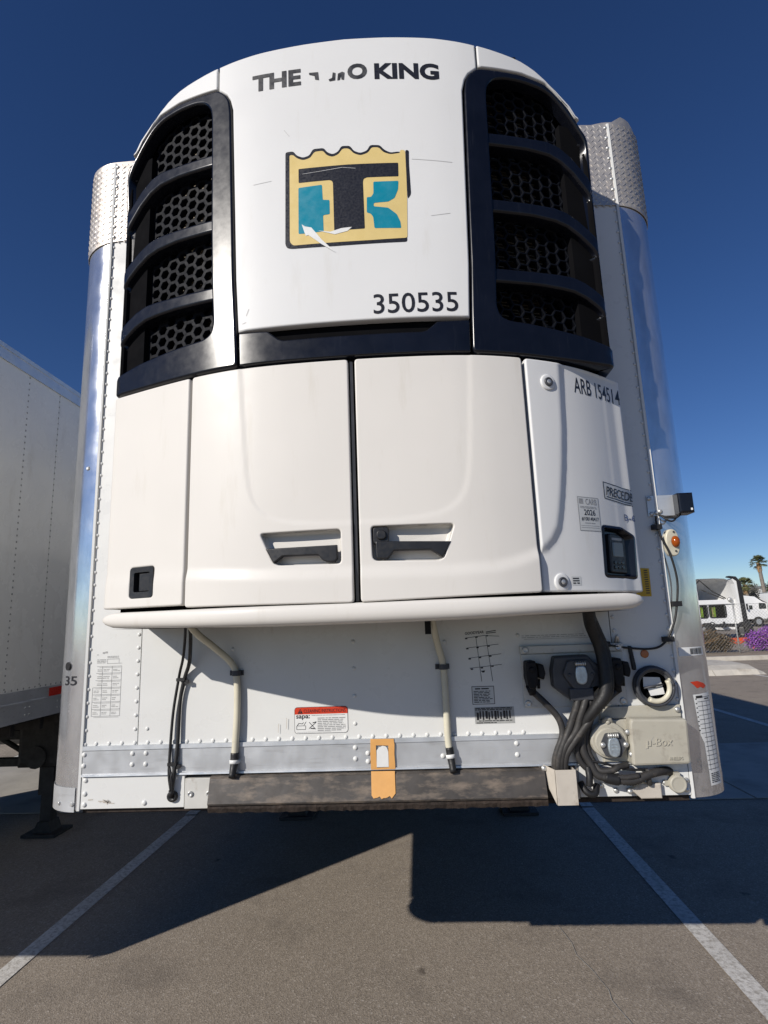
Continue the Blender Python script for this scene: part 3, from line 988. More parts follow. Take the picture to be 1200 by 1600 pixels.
# ================================================================== REFRIGERATION UNIT
unit = thing('refrigeration_unit', 'white and black refrigeration unit with a curved front bulging from the near trailer', 'refrigeration unit', (0, -.25, 1.8))
_zs = [0, .165, .33, .515, .60, .66, .71, .76, .80, .84, .88, .91, .94, .965, .99, SMAX]
_zt = [4.052, 4.047, 4.038, 4.022, 4.014, 4.006, 3.996, 3.972, 3.944, 3.908, 3.863, 3.818, 3.768, 3.733, 3.70, 3.665]
zt = lambda s: float(np.interp(abs(s), _zs, _zt))
_fs = [.50, .515, .60, .70, .80, .84, .895, .93]
_fz = [3.908, 3.915, 3.925, 3.934, 3.922, 3.891, 3.840, 3.784]
def mirror(pts, sg): return [(sg*a, b) for a, b in pts] if sg > 0 else [(-a, b) for a, b in pts][::-1]
fin = lambda z: float(np.interp(z, [2.715, 2.86, 3.06, 3.80], [.418, .424, .435, .457]))

# dark core and roof
mb = MB(); ss = np.linspace(-.86, .86, 40); rings = []
for z in (1.84, 2.4, 3.0, 3.62):
    rings.append([(s+CX0, U(s, z)[1]+.19, z) for s in ss] + [(.86, -.012, z), (-.86, -.012, z)])
rings.append([(s*.72+CX0, U(s*.72, z)[1]+.19, 3.98) for s in ss] + [(.62, -.012, 3.98), (-.62, -.012, 3.98)])
mb.ring_strip(rings, smooth=False); put('inner_housing', mb, 'void_black', unit)
mb = MB(); sss = np.linspace(-SMAX, SMAX, 120)
mb.ring_strip([[U(s, zt(s)-.005, -.006) for s in sss], [(U(s, 0)[0], min(-.002, U(s, 0)[1]+.3), zt(s)-.004) for s in sss], [(U(s, 0)[0], -.002, zt(s)-.02) for s in sss]], closed=False, caps=False)
put('roof_cover', mb, 'black_matte', unit)
mb = MB(); mb.bbox(.50, .70, -.40, -.1, 3.97, 4.055, .02); put('roof_vent', mb, 'black_matte', unit)

# centre panel with the lettering
right = [(fin(z)-.007, z) for z in (2.848, 2.95, 3.06, 3.25, 3.45, 3.65, 3.80)]
right += [(.462, 3.850), (.478, 3.880), (.500, 3.900), (.513, 3.912)]
tops = [(s, zt(s)) for s in np.linspace(.513, 0, 14)]
outl = [(-a, b) for a, b in right[::-1]] + right + tops + [(-a, b) for a, b in tops[::-1][1:]]
outl = [p for i, p in enumerate(outl) if i == 0 or (Vector(p)-Vector(outl[i-1])).length > .004]
panel = wrap('centre_panel', U, outl, 'shell_white', unit, thick=.03, r=.008, grid=.03)
KW = dict(off=.0012)
B = 'decal_worn'
text('lettering', 'THE', U, -.367, -.172, 3.855, 3.930, B, panel, bold=.040, slope=.0)
text('lettering', 'O', U, .010, .086, 3.857, 3.928, B, panel, bold=.045)
text('lettering', 'KING', U, .114, .362, 3.850, 3.924, 'decal_black', panel, bold=.042, slope=-.012)
for fr_ in ([(-.140, 3.906), (-.104, 3.905), (-.101, 3.868), (-.116, 3.872), (-.118, 3.889), (-.139, 3.897)],
            [(-.064, 3.866), (-.050, 3.872), (-.047, 3.897), (-.036, 3.893), (-.038, 3.860), (-.06, 3.857)],
            [(-.030, 3.858), (-.027, 3.889), (-.010, 3.896), (-.001, 3.891), (-.004, 3.858), (-.014, 3.861), (-.015, 3.878), (-.02, 3.86)]):
    decal('torn_letter', U, [fr_], B, panel, off=.0012)
text('fleet_number', '350535', U, .078, .377, 2.868, 2.944, 'decal_black', panel, bold=.006)
emb = decal('emblem', U, [[(-0.230, 3.155), (-0.237, 3.170), (-0.235, 3.561), (-0.205, 3.562), (-0.191, 3.541), (-0.168, 3.529), (-0.144, 3.535), (-0.129, 3.562), (-0.088, 3.562), (-0.074, 3.541), (-0.054, 3.531), (-0.034, 3.541), (-0.021, 3.564), (0.011, 3.562), (0.026, 3.538), (0.050, 3.527), (0.075, 3.536), (0.087, 3.559), (0.123, 3.556), (0.140, 3.534), (0.162, 3.521), (0.190, 3.524), (.205, 3.52), (.209, 3.146), (-.05, 3.146), (-.212, 3.150)]], 'decal_black', panel, rnd=.009, off=.0008)
decal('emblem_field', U, [[(-0.220, 3.179), (-0.219, 3.546), (-0.205, 3.545), (-0.191, 3.529), (-0.167, 3.517), (-0.140, 3.524), (-0.123, 3.549), (-0.091, 3.550), (-0.077, 3.529), (-0.055, 3.519), (-0.032, 3.529), (-0.017, 3.552), (0.007, 3.550), (0.025, 3.527), (0.050, 3.516), (0.078, 3.525), (0.093, 3.548), (0.119, 3.546), (0.137, 3.523), (0.162, 3.513), (0.198, 3.517), (0.198, 3.530), (0.217, 3.529), (0.217, 3.423), (0.216, 3.333), (0.210, 3.162), (0.071, 3.160), (-0.208, 3.163)]], 'decal_yellow', panel, rnd=.009, off=.0013)
decal('emblem_edge', U, [[(0.2185, 3.530), (0.231, 3.527), (0.229, 3.468), (0.231, 3.341), (0.219, 3.322), (0.2175, 3.333)]], 'decal_black', panel, rnd=.009, off=.0008)
decal('emblem_letter', U, [[(-0.185, 3.481), (0.001, 3.481), (0.189, 3.475), (0.188, 3.417), (0.071, 3.420), (0.059, 3.415), (0.056, 3.403), (0.057, 3.208), (-0.006, 3.208), (-0.055, 3.208), (-0.056, 3.408), (-0.060, 3.417), (-0.069, 3.421), (-0.185, 3.421)]], 'decal_black', panel, rnd=.004, off=.0018)
decal('emblem_block', U, [[(-0.186, 3.400), (-0.097, 3.404), (-0.095, 3.340), (-0.070, 3.337), (-0.070, 3.278), (-0.095, 3.276), (-0.094, 3.209), (-0.163, 3.207), (-0.187, 3.208)]], 'decal_teal', panel, rnd=.005, off=.0018)
decal('emblem_block', U, [[(0.094, 3.400), (0.187, 3.398), (0.184, 3.362), (0.170, 3.327), (0.146, 3.313), (0.093, 3.311), (0.092, 3.297), (0.145, 3.288), (0.175, 3.260), (0.187, 3.229), (0.189, 3.202), (0.092, 3.207), (0.089, 3.253), (0.080, 3.268), (0.066, 3.273), (0.068, 3.337), (0.084, 3.337), (0.093, 3.351)]], 'decal_teal', panel, rnd=.005, off=.0018)
decal('emblem_tear', U, [[(-.175, 3.246), (-.163, 3.236), (-.139, 3.229), (-.101, 3.175), (-.050, 3.118), (-.103, 3.158), (-.150, 3.199), (-.160, 3.197), (-.166, 3.215)],
      [(-.116, 3.214), (-.069, 3.205), (-.029, 3.216), (.010, 3.218), (-.006, 3.203), (-.053, 3.193)],
      line((-.10, 3.462), (-.02, 3.470), .0012), line((-.17, 3.457), (-.10, 3.462), .0010), line((-.02, 3.470), (.03, 3.462), .0010)], 'decal_white', panel, off=.0024)
decal('scratches', U, [line((-.24, 3.66), (-.22, 3.63), .0022), line((.24, 3.49), (.39, 3.475), .002), line((-.36, 3.44), (-.29, 3.445), .0018), line((.30, 3.25), (.37, 3.26), .002), line((-.385, 2.905), (-.375, 2.93), .003), line((-.40, 2.875), (-.385, 2.88), .003)], 'scratch_grey', panel, off=.0008, kind='stuff')

for sg in (-1, 1):
    lo = [(s, float(np.interp(s, _fs, _fz))+.006) for s in (.520, .56, .60, .65, .70, .75, .80, .82, .84, .87, .895, .92)]
    up = [(s, zt(s)) for s in (.94, .915, .895, .87, .84, .82, .80, .76, .73, .70, .66, .62, .58, .55, .520)]
    o_ = [(a, b) for a, b in lo] + [(a, max(b, float(np.interp(a, _fs, _fz))+.012)) for a, b in up]
    wrap('corner_cap', U, mirror(o_, sg), 'shell_white', unit, thick=.03, r=.006, grid=.03, step=.02)

    # black grille frame
    inner = [(fin(z), z) for z in (3.80, 3.60, 3.40, 3.20, 3.06, 2.96, 2.86, 2.715)][::-1]
    o_ = inner + [(.464, 3.852), (.480, 3.882), (.500, 3.902)] + [(s, float(np.interp(s, _fs, _fz))) for s in (.515, .56, .60, .65, .70, .75, .80, .82, .84, .87, .895, .92)]
    o_ += [(.945, zt(.945)-.004), (.965, zt(.965)-.002), (.99, zt(.99)-.002), (1.05, zt(1.05)-.002), (1.12, zt(1.12)-.002), (SMAX, zt(SMAX)), (SMAX, 2.715), (1.1, 2.715), (.985, 2.715), (.8, 2.715), (.6, 2.715)]
    hole = [(.545, 3.80), (.541, 3.60), (.536, 3.30), (.530, 3.08), (.520, 2.90), (.53, 2.862), (.56, 2.847), (.66, 2.842), (.74, 2.835), (.86, 2.822), (.94, 2.803), (.985, 2.79), (.996, 2.80), (.994, 3.2), (.985, 3.56), (.968, 3.675), (.945, 3.722), (.905, 3.785), (.87, 3.83), (.835, 3.868), (.79, 3.893), (.70, 3.902), (.62, 3.894), (.575, 3.876), (.552, 3.845)]
    fr = wrap('grille_frame', U, mirror(round_poly(o_, .02, 3), sg), 'black_plastic', unit, thick=.05, r=.010, holes=[mirror(round_poly(hole, .03, 3), sg)], grid=.03, step=.02)
    bars = [([(.515, 3.631), (.60, 3.638), (.70, 3.648), (.79, 3.657), (.84, 3.645), (.89, 3.612), (.93, 3.570), (.97, 3.525), (1.0, 3.50)], .056, .09),
            ([(.515, 3.342), (.60, 3.347), (.70, 3.354), (.79, 3.358), (.84, 3.350), (.89, 3.325), (.93, 3.296), (.97, 3.262), (1.0, 3.245)], .056, .078),
            ([(.512, 3.054), (.60, 3.058), (.70, 3.064), (.79, 3.070), (.84, 3.070), (.89, 3.056), (.93, 3.034), (.97, 3.005), (1.0, 2.99)], .058, .078)]
    for tp, h0, h1 in bars:
        bt = [(a, b - (h0 + (h1-h0)*max(0, (a-.7)/.3))) for a, b in tp]
        wrap('louvre', U, mirror(bt + tp[::-1], sg), 'black_plastic', fr, thick=.055, r=.012, grid=.025, step=.02, off=-.006)
    # perforated honeycomb sheet behind the louvres
    mb = MB(); a6 = .0285; web = .0042 if sg > 0 else .0080
    for i in range(12):
        cs = .50 + i*1.5*a6
        if cs > .885: break
        for k in range(26):
            cz = 2.80 + k*math.sqrt(3)*a6 + (math.sqrt(3)*a6/2 if i % 2 else 0)
            top_lim = 3.90 if cs < .80 else 3.90 - (cs-.80)*1.1
            if cz > top_lim: continue
            O_ = []; I_ = []; I1 = []; I2 = []
            for j in range(6):
                an = math.radians(60*j)
                ca, sa = math.cos(an), math.sin(an)
                O_.append(U(sg*(cs+a6*ca), cz+a6*sa, -.058))
                ri = a6-web/.866
                I_.append(U(sg*(cs+(ri+.0022)*ca), cz+(ri+.0022)*sa, -.058)); I1.append(U(sg*(cs+ri*ca), cz+ri*sa, -.061)); I2.append(U(sg*(cs+ri*ca), cz+ri*sa, -.080))
            b0 = len(mb.v); mb.v += O_ + I_ + I1 + I2
            for lv in range(3):
                for j in range(6):
                    jj = (j+1) % 6
                    mb.face((b0+lv*6+j, b0+lv*6+jj, b0+lv*6+6+jj, b0+lv*6+6+j))
    put('grille_mesh', mb, 'mesh_black', fr)
    mb = MB()                                                # post closing the outer end of the louvres
    sp = np.linspace(.868, .957, 8)
    mb.ring_strip([[U(sg*s, z, -.034) for s in sp] for z in np.linspace(2.76, 3.78, 8)] , closed=False, caps=False)
    mb.ring_strip([[U(sg*.868, z, -.034), U(sg*.868, z, -.12)] for z in (2.76, 3.78)], closed=False, caps=False)
    mb.ring_strip([[U(sg*.957, z, -.034), U(sg*.966, z, -.020), U(sg*.976, z, -.010), U(sg*.99, z, -.005), U(sg*1.02, z, -.005), U(sg*1.15, z, -.005)] for z in np.linspace(2.76, 3.66, 8)], closed=False, caps=False)
    mb.sm = [False]*len(mb.f)
    put('grille_post', mb, 'void_black', fr)
    mb = MB()                                                # finned heat exchanger seen through the holes
    rows = np.arange(2.80, 3.92, .014)
    for z in rows:
        for (s0, s1) in ((.52, .62), (.62, .72), (.72, .80)):
            dz = random.uniform(-.001, .001)
            A = [U(sg*s0, z+dz, -.13), U(sg*s1, z+dz, -.13), U(sg*s1, z+dz+.004, -.16), U(sg*s0, z+dz+.004, -.16)]
            mb.quad(*A)
            A = [U(sg*s0, z+dz, -.13), U(sg*s1, z+dz, -.13), U(sg*s1, z+dz+.0035, -.13), U(sg*s0, z+dz+.0035, -.13)]
            if random.random() < .85: mb.quad(*A)
    put('condenser_fins', mb, 'coil_fin', unit, 'stuff')

tb = [(-.411, 2.716), (.411, 2.716), (.415, 2.838), (.300, 2.832), (.262, 2.800), (.245, 2.795), (-.248, 2.795), (-.265, 2.802), (-.305, 2.836), (-.415, 2.842)]
wrap('trim_band', U, tb, 'black_plastic', unit, thick=.04, r=.006, grid=.03, step=.02)
mb = MB(); mb.ring_strip([[U(s, z, -.034) for s in np.linspace(-.43, .43, 30)] for z in (2.70, 2.87)], closed=False, caps=False)
put('band_backing', mb, 'void_black', unit)

# ---- doors
_us = np.array([(.0, 2.128), (.15, 2.131), (.22, 2.138), (.27, 2.148), (.305, 2.163), (.335, 2.187), (.355, 2.215), (.368, 2.25), (.377, 2.30), (.385, 2.38), (.393, 2.50), (.400, 2.60), (.407, 2.72)])
_ud = []
for (a, b), (c, d) in zip(_us[:-1], _us[1:]):
    for t in np.linspace(0, 1, 50, endpoint=False): _ud.append((a+(c-a)*t, b+(d-b)*t))
_ud = np.array(_ud)
def sm(t): t = min(1, max(0, t)); return t*t*(3-2*t)
def u_sign(x, z):
    ax = abs(x)
    d = float(np.min(np.hypot(_ud[:, 0]-ax, _ud[:, 1]-z)))
    if ax > .407: return -d
    zz = float(np.interp(ax, _us[:, 0], _us[:, 1]))
    return d if z > zz else -d
_cr = lambda s: float(np.interp(s, [-.6, -.335, -.036, .295, .45, .507, .56, .598], [1.990, 1.972, 1.967, 1.962, 1.970, 1.983, 2.0, 2.016]))
def door_disp(x, z):
    d = u_sign(x, z)
    v = -.0022*sm((d+.006)/.012)
    v += .009*sm((_cr(x)-z+.022)/.05)
    return v
hL = round_poly([(-.330, 2.105), (-.280, 1.997), (-.058, 1.994), (-.058, 2.107)], [.012, .022, .014, .012])
hR = round_poly([(.044, 2.111), (.046, 1.998), (.275, 1.992), (.316, 2.110)], [.012, .018, .022, .012])
dL = wrap('service_door', U, round_poly([(-.600, 1.874), (-.019, 1.866), (-.019, 2.705), (-.600, 2.705)], .012), 'door_white', unit, thick=.03, r=.006, holes=[hL], grid=.0085, disp=door_disp)
dR = wrap('service_door', U, round_poly([(.004, 1.866), (.592, 1.878), (.592, 2.705), (.004, 2.705)], .012), 'door_white', unit, thick=.03, r=.006, holes=[hR], grid=.0085, disp=door_disp)
for d, h, hb in ((dL, hL, [(-.310, 2.053), (-.283, 2.004), (-.268, 2.014), (-.252, 2.026), (-.132, 2.024), (-.118, 2.006), (-.104, 2.000), (-.078, 2.000), (-.069, 2.012), (-.070, 2.055)]),
                 (dR, hR, [(.056, 2.061), (.058, 2.004), (.094, 2.002), (.104, 2.012), (.116, 2.028), (.235, 2.026), (.256, 2.012), (.272, 2.000), (.302, 2.052)])):
    mb = MB(); hp = resample(h, .02)
    ins = inset(hp if poly_area(hp) > 0 else hp[::-1], .008)
    hp2 = hp if poly_area(hp) > 0 else hp[::-1]
    rings = [[U(x, z, -.004) for x, z in hp2], [U(x, z, -.030) for x, z in hp2], [U(x, z, -.040) for x, z in ins]]
    mb.ring_strip(rings, caps=False)
    mb.face([len(mb.v)-len(hp2)+i for i in range(len(hp2))])
    put('handle_recess', mb, 'door_white', d)
    wrap('handle', U, hb if poly_area(hb) > 0 else hb[::-1], 'handle_black', d, thick=.02, r=.004, grid=.02, step=.01, off=.004)
    for x in ((-.272, -.09) if d is dL else (.09, .262)):
        mb = MB(); a = U(x, 2.03, -.041); b = U(x, 2.03, -.010); mb.cyl(a, b, .010, 10); put('handle_stud', mb, 'handle_black', d)
wrap('handle_lock', U, rrect(.049, .1, 2.053, 2.108, .008), 'handle_black', dR, thick=.03, r=.003, grid=.02, step=.01, off=-.004)
wrap('lock_button', U, rrect(.060, .092, 2.066, 2.097, .012), 'handle_black', dR, thick=.01, r=.004, grid=.02, step=.008, off=.004)
mb = MB(); mb.ring_strip([[U(-.0135, z, -.012), U(-.0135, z, -.03), U(-.004, z, -.03), U(-.004, z, -.016)] for z in (1.87, 2.70)], smooth=False, caps=True)
put('door_seal', mb, 'socket_dark', unit)
mb = MB(); mb.ring_strip([[U(s, z, -.060) for s in np.linspace(-.955, .64, 70)] for z in (1.85, 2.73)], closed=False, caps=False)
put('door_backing', mb, 'void_black', unit)

lp_h = rrect(-.846, -.741, 1.917, 2.026, .010)
sideL = wrap('side_panel', U, round_poly([(-SMAX, 1.886), (-.613, 1.882), (-.611, 2.705), (-SMAX, 2.705)], .010), 'door_white', unit, thick=.03, r=.007, holes=[lp_h], grid=.022,
             disp=lambda x, z: .004*sm((1.99-z+.02)/.05))
o_ = [(-p[0], p[1]) for p in lp_h]
mb = MB(); bezel = rrect(-.848, -.739, 1.915, 2.028, .012); ib = rrect(-.828, -.757, 1.938, 2.008, .006)
mb.ring_strip([[U(x, z, -.004) for x, z in bezel], [U(x, z, .003) for x, z in rrect(-.846, -.741, 1.917, 2.026, .012)], [U(x, z, .002) for x, z in ib], [U(x, z, -.02) for x, z in ib]], caps=False, smooth=False)
b0 = len(mb.v)-len(ib); mb.face([b0+i for i in range(len(ib))])
put('latch', mb, 'handle_black', sideL)
wrap('latch_paddle', U, rrect(-.812, -.759, 1.940, 2.005, .004), 'handle_black', sideL, thick=.008, r=.003, grid=.02, off=-.006)

# right hand side panel with its raised strip and the control box
_ct = np.array([(2.75, .742), (2.60, .735), (2.45, .727), (2.32, .713), (2.22, .698), (2.15, .685), (2.10, .673), (2.06, .650), (2.03, .620), (2.015, .58)])[::-1]
_cd = np.array([(np.interp(z, _ct[:, 0], _ct[:, 1]), z) for z in np.concatenate([np.linspace(2.0151, 2.2, 300), np.linspace(2.2, 2.75, 500)])])
def right_disp(x, z):
    top = sm((2.712-z)/.02)
    d = float(np.min(np.hypot(_cd[:, 0]-x, _cd[:, 1]-z)))
    if z > 2.015 and x < float(np.interp(z, _ct[:, 0], _ct[:, 1])): d = -d
    v = -.013*sm((d+.010)/.036)
    fade = max(0.0, 1-max(0, x-.99)/.04)
    return v*(.25+.75*top)*fade
ch = round_poly([(.857, 1.930), (1.004, 1.926), (1.012, 2.084), (.960, 2.109), (.865, 2.111)], .012)
sideR = wrap('side_panel', UR, round_poly([(.606, 1.880), (SRMAX, 1.874), (SRMAX, 2.705), (.606, 2.705)], .010), 'shell_white', unit, thick=.03, r=.007, holes=[ch], grid=.008, disp=right_disp)
mb = MB(); cc = ch if poly_area(ch) > 0 else ch[::-1]
ic = round_poly([(.886, 1.940), (.985, 1.937), (.990, 2.076), (.950, 2.094), (.893, 2.096)], .008)
if poly_area(ic) < 0: ic = ic[::-1]
RD = lambda x, z, off=0.0: UR(x, z, off + right_disp(x, z))
mb.ring_strip([[RD(x, z, .0) for x, z in inset(cc, -.004)], [RD(x, z, .003) for x, z in inset(cc, .004)], [UR(x, z, -.034) for x, z in ic]], caps=False, smooth=False)
b0 = len(mb.v)-len(ic); mb.face([b0+i for i in range(len(ic))])
put('control_box', mb, 'black_plastic', sideR)
wrap('control_face', UR, round_poly([(.896, 1.946), (.978, 1.943), (.982, 2.072), (.946, 2.086), (.902, 2.088)], .007), 'handle_black', sideR, thick=.02, r=.005, grid=.02, step=.012, off=-.022)
wrap('control_screen', UR, rrect(.910, .964, 2.003, 2.056, .004), 'lcd', sideR, thick=.004, r=.0015, grid=.03, off=-.020)
for i in range(3):
    for j in range(2):
        x = .912 + i*.018; z = 1.976 - j*.017
        wrap('control_key', UR, rrect(x, x+.014, z, z+.012, .003), 'black_plastic', sideR, thick=.004, r=.0015, grid=.03, off=-.019)
decal('control_legend', UR, [rrect(.912, .962, 2.064, 2.073, .002)], 'decal_grey', sideR, off=-.0210)
for (x, z) in ((.684, 2.620), (.675, 1.911)):
    p = RD(x, z, 0); q = UR(x, z, .01); nrm = (Vector(q)-Vector(UR(x, z, 0))).normalized()
    rz = Matrix.Translation(Vector(p)) @ Matrix.Rotation(math.atan2(nrm.x, -nrm.y), 4, 'Z')
    mb = MB(); mb.disc_y(0, 0, .004, [(.030, 0), (.030, -.007), (.026, -.0095), (.018, -.009)], 24); mb.xform(rz)
    lt = put('round_latch', mb, 'shell_white', sideR)
    mb = MB(); mb.disc_y(0, 0, -.004, [(.0165, 0), (.0165, -.006), (.011, -.008), (.010, -.004)], 18); mb.xform(rz)
    put('latch_ring', mb, 'socket_dark', lt)
    mb = MB(); mb.disc_y(0, 0, -.008, [(.010, 0), (.010, -.002), (.006, -.004)], 14); mb.xform(rz)
    put('latch_key', mb, 'zinc', lt)
decal('latch_label', RD, [rrect(.713, .750, 1.900, 1.930, .002)], 'label_grey', sideR)
rects('label_print', RD, fine_print(.717, .746, 1.903, 1.927, 3, 3), 'decal_black', sideR, off=.0016, kind='stuff')
text('registration_lettering', 'ARB 154514', RD, .803, 1.022, 2.605, 2.667, 'decal_black', sideR, off=.0007, bold=.008)
# inspection label
decal('inspection_label', RD, [rrect(.767, .857, 2.089, 2.211, .001)], 'label_grey', sideR, off=.0006)
rects('label_border', RD, [(.767, .857, 2.209, 2.211), (.767, .857, 2.089, 2.091), (.767, .7685, 2.089, 2.211), (.8555, .857, 2.089, 2.211)] + fine_print(.776, .848, 2.169, 2.178, 2, 5) + fine_print(.79, .835, 2.114, 2.120, 1, 6) + [(.773, .850, 2.107, 2.1082), (.773, .850, 2.100, 2.1012), (.773, .790, 2.186, 2.204)], 'decal_grey', sideR, off=.0010, kind='stuff')
text('label_heading', 'CARB', RD, .800, .848, 2.184, 2.205, 'decal_grey', sideR, off=.0011)
text('label_year', '2026', RD, .790, .838, 2.145, 2.166, 'decal_black', sideR, off=.0011, bold=.012)
text('label_number', '#100140417', RD, .777, .850, 2.124, 2.139, 'decal_black', sideR, off=.0011, bold=.01)
decal('maker_plate', RD, [[(.889, 2.215), (1.046, 2.196), (1.046, 2.260), (.889, 2.278)]], 'label_grey', sideR, off=.0006)
decal('plate_border', RD, [line((.889, 2.277), (1.046, 2.259), .003), line((.889, 2.216), (1.046, 2.197), .003), line((.8905, 2.215), (.8905, 2.278), .003), line((.900, 2.223), (1.04, 2.206), .0035)], 'decal_black', sideR, off=.0010, kind='stuff')
text('plate_name', 'PRECEDENT', RD, .899, 1.075, 2.228, 2.263, 'decal_black', sideR, off=.0022, bold=.014, shear=.25, slope=-.018)
text('unit_number', 'B-60', RD, .979, 1.045, 2.140, 2.165, 'decal_blue', sideR, off=.0016, bold=.01)

# rounded lower bumper
mb = MB(); rings = []
prof = [(-.10, .032), (-.004, .033), (.006, .030), (.011, .020), (.012, .0), (.010, -.012), (.003, -.024), (-.010, -.031), (-.035, -.033), (-.09, -.034)]
sb = list(np.linspace(-.90, .90, 90))
sb = [-.9845, -.982, -.975, -.96, -.94, -.92] + sb + [.92, .94, .96, .975, .982, .9845]
for s in sb:
    t = 1 if abs(s) <= .90 else math.sqrt(max(.0, 1-((abs(s)-.90)/.085)**2))
    zc = 1.833 + .010*abs(s)**2
    rings.append([U(s*.995, zc + dz*max(t, .05)*(1 - .22*max(0, abs(s)-.3)), (o if o > -.03 else o*(.4 if abs(s) > .93 else 1)) - (1-t)*.012) for o, dz in prof])
mb.ring_strip(rings, closed=False, caps=False)
put('lower_bumper', mb, 'door_white', unit)
mb = MB(); sx_ = np.linspace(-.955, .955, 60)
mb.ring_strip([[U(s, 1.802+.010*abs(s)**2, -.02) for s in sx_], [(U(s, 0)[0]*.99, -.002, 1.812) for s in sx_]], closed=False, caps=False)
put('underside', mb, 'black_matte', unit)
mb = MB()
mb.ring_strip([[U(s, 1.864, -.02) for s in sx_], [(U(s, 0)[0]*.99, -.002, 1.862) for s in sx_]], closed=False, caps=False)
put('bumper_shelf', mb, 'door_white', unit)

# drain hoses and control cables hanging from the unit
def hose(path, clip, nozzle):
    mb = MB(); mb.tube(path, .0135, 12, 8); h = put('drain_hose', mb, 'hose_cream', unit)
    x, z = clip
    mb = MB(); mb.box(x-.032, x+.024, -.006, -.001, z-.010, z+.010)
    mb.ring_strip([[(x + .018*math.cos(a), -.021 + .018*math.sin(a), zz) for a in np.linspace(0, 2*math.pi, 14, endpoint=False)] for zz in (z-.010, z+.010)], caps=False, smooth=True)
    mb.disc_y(x-.024, z, -.006, [(.005, 0), (.005, -.003)], 8)
    put('hose_clip', mb, 'socket_dark', h)
    (nx, nz), d = nozzle
    mb = MB(); mb.tube([(nx, -.024, nz), (nx+d*.3, -.026, nz-.028), (nx+d*.55, -.030, nz-.048), (nx+d, -.052, nz-.086)], .0155, 12, 4,
        lambda t, i: 1.0 if t < .3 else 1.08 - .42*(t-.3)); put('drain_valve', mb, 'cable_black', h)
    mb = MB(); mb.cyl((nx+d*.30, -.026, nz-.026), (nx+d*.42, -.028, nz-.040), .018, 14); put('valve_collar', mb, 'decal_white', h)
hose([(-.70, -.26, 1.90), (-.665, -.20, 1.80), (-.618, -.09, 1.725), (-.573, -.030, 1.665), (-.552, -.020, 1.605), (-.548, -.020, 1.475), (-.553, -.022, 1.355), (-.555, -.024, 1.312)], (-.552, 1.621), ((-.555, 1.318), -.002))
hose([(.235, -.20, 1.90), (.245, -.12, 1.80), (.262, -.05, 1.710), (.281, -.021, 1.625), (.284, -.020, 1.495), (.284, -.021, 1.362), (.287, -.024, 1.312)], (.282, 1.619), ((.287, 1.318), .010))
mb = MB(); mb.box(.215, .238, -.14, -.12, 1.75, 1.80); put('hose_bracket', mb, 'black_matte', unit)
mb = MB(); mb.tube([(-.69, -.20, 1.86), (-.70, -.14, 1.795), (-.722, -.08, 1.717), (-.744, -.035, 1.661), (-.768, -.018, 1.603), (-.785, -.014, 1.513), (-.789, -.016, 1.359), (-.793, -.022, 1.283), (-.798, -.024, 1.24), (-.806, -.020, 1.168)], .0075, 8, 6)
c1 = put('control_cable', mb, 'cable_black', unit)
mb = MB(); mb.tube([(-.70, -.21, 1.86), (-.72, -.14, 1.795), (-.758, -.06, 1.695), (-.781, -.030, 1.639), (-.792, -.018, 1.603), (-.811, -.014, 1.483), (-.818, -.016, 1.360), (-.818, -.022, 1.281), (-.816, -.024, 1.232), (-.806, -.020, 1.168)], .0055, 8, 6)
put('control_cable', mb, 'cable_black', unit)
mb = MB(); mb.tube([(-.818, -.022, 1.275), (-.803, -.030, 1.225), (-.800, -.024, 1.18)], .0045, 8, 5); mb.tube([(-.793, -.022, 1.275), (-.806, -.030, 1.23), (-.808, -.024, 1.18)], .0045, 8, 5)
put('control_cable', mb, 'cable_black', unit)
mb = MB()
for z, xa, xb in ((1.603, -.797, -.763), (1.281, -.823, -.788)): mb.box(xa, xb, -.030, -.006, z-.006, z+.006); mb.box(xb-.002, xb+.014, -.026, -.018, z-.016, z-.002)
put('cable_tie', mb, 'cable_black', c1)
mb = MB(); mb.disc_y(-.806, 1.160, -.006, [(.021, 0), (.021, -.010), (.015, -.016), (.010, -.010)], 16); mb.cyl((-.806, -.016, 1.16), (-.806, -.026, 1.185), .010, 8); put('cable_grommet', mb, 'cable_black', trailer)

# ================================================================== MARKS ON THE NEAR TRAILER
lab = decal('cleaning_label', FL, [rrect(-.321, -.106, 1.378, 1.479, .012)], 'decal_black', trailer, off=.0010)
decal('label_face', FL, [rrect(-.3195, -.1075, 1.3795, 1.4775, .011)], 'decal_white', lab, off=.0016)
rp = [p for p in rrect(-.3195, -.1075, 1.4515, 1.4775, .011)]
decal('label_band', FL, [[(-.3195, 1.4515), (-.1075, 1.4515)] + [p for p in rp if p[1] > 1.4645]], 'decal_red', lab, off=.0021)
decal('warning_triangle', FL, [[(-.308, 1.4545), (-.287, 1.4545), (-.2975, 1.4735)]], 'decal_black', lab, off=.0026)
decal('warning_mark', FL, [[(-.2985, 1.4605), (-.2965, 1.4605), (-.296, 1.4685), (-.299, 1.4685)], rrect(-.2985, -.2965, 1.4567, 1.459, .0005)], 'decal_red', lab, off=.0030)
text('label_heading', 'CLEANING INSTRUCTIONS', FL, -.283, -.115, 1.4568, 1.4700, 'decal_black', lab, off=.0026, bold=.004)
text('label_name', 'sapa:', FL, -.314, -.259, 1.4300, 1.4485, 'decal_black', lab, off=.0022, bold=.018)
rects('label_print', FL, fine_print(-.252, -.112, 1.4445, 1.4485, 1, 1, .95) + fine_print(-.228, -.115, 1.386, 1.439, 8, 2) + fine_print(-.310, -.15, 1.3825, 1.3845, 1, 4), 'decal_grey', lab, off=.0022, kind='stuff')
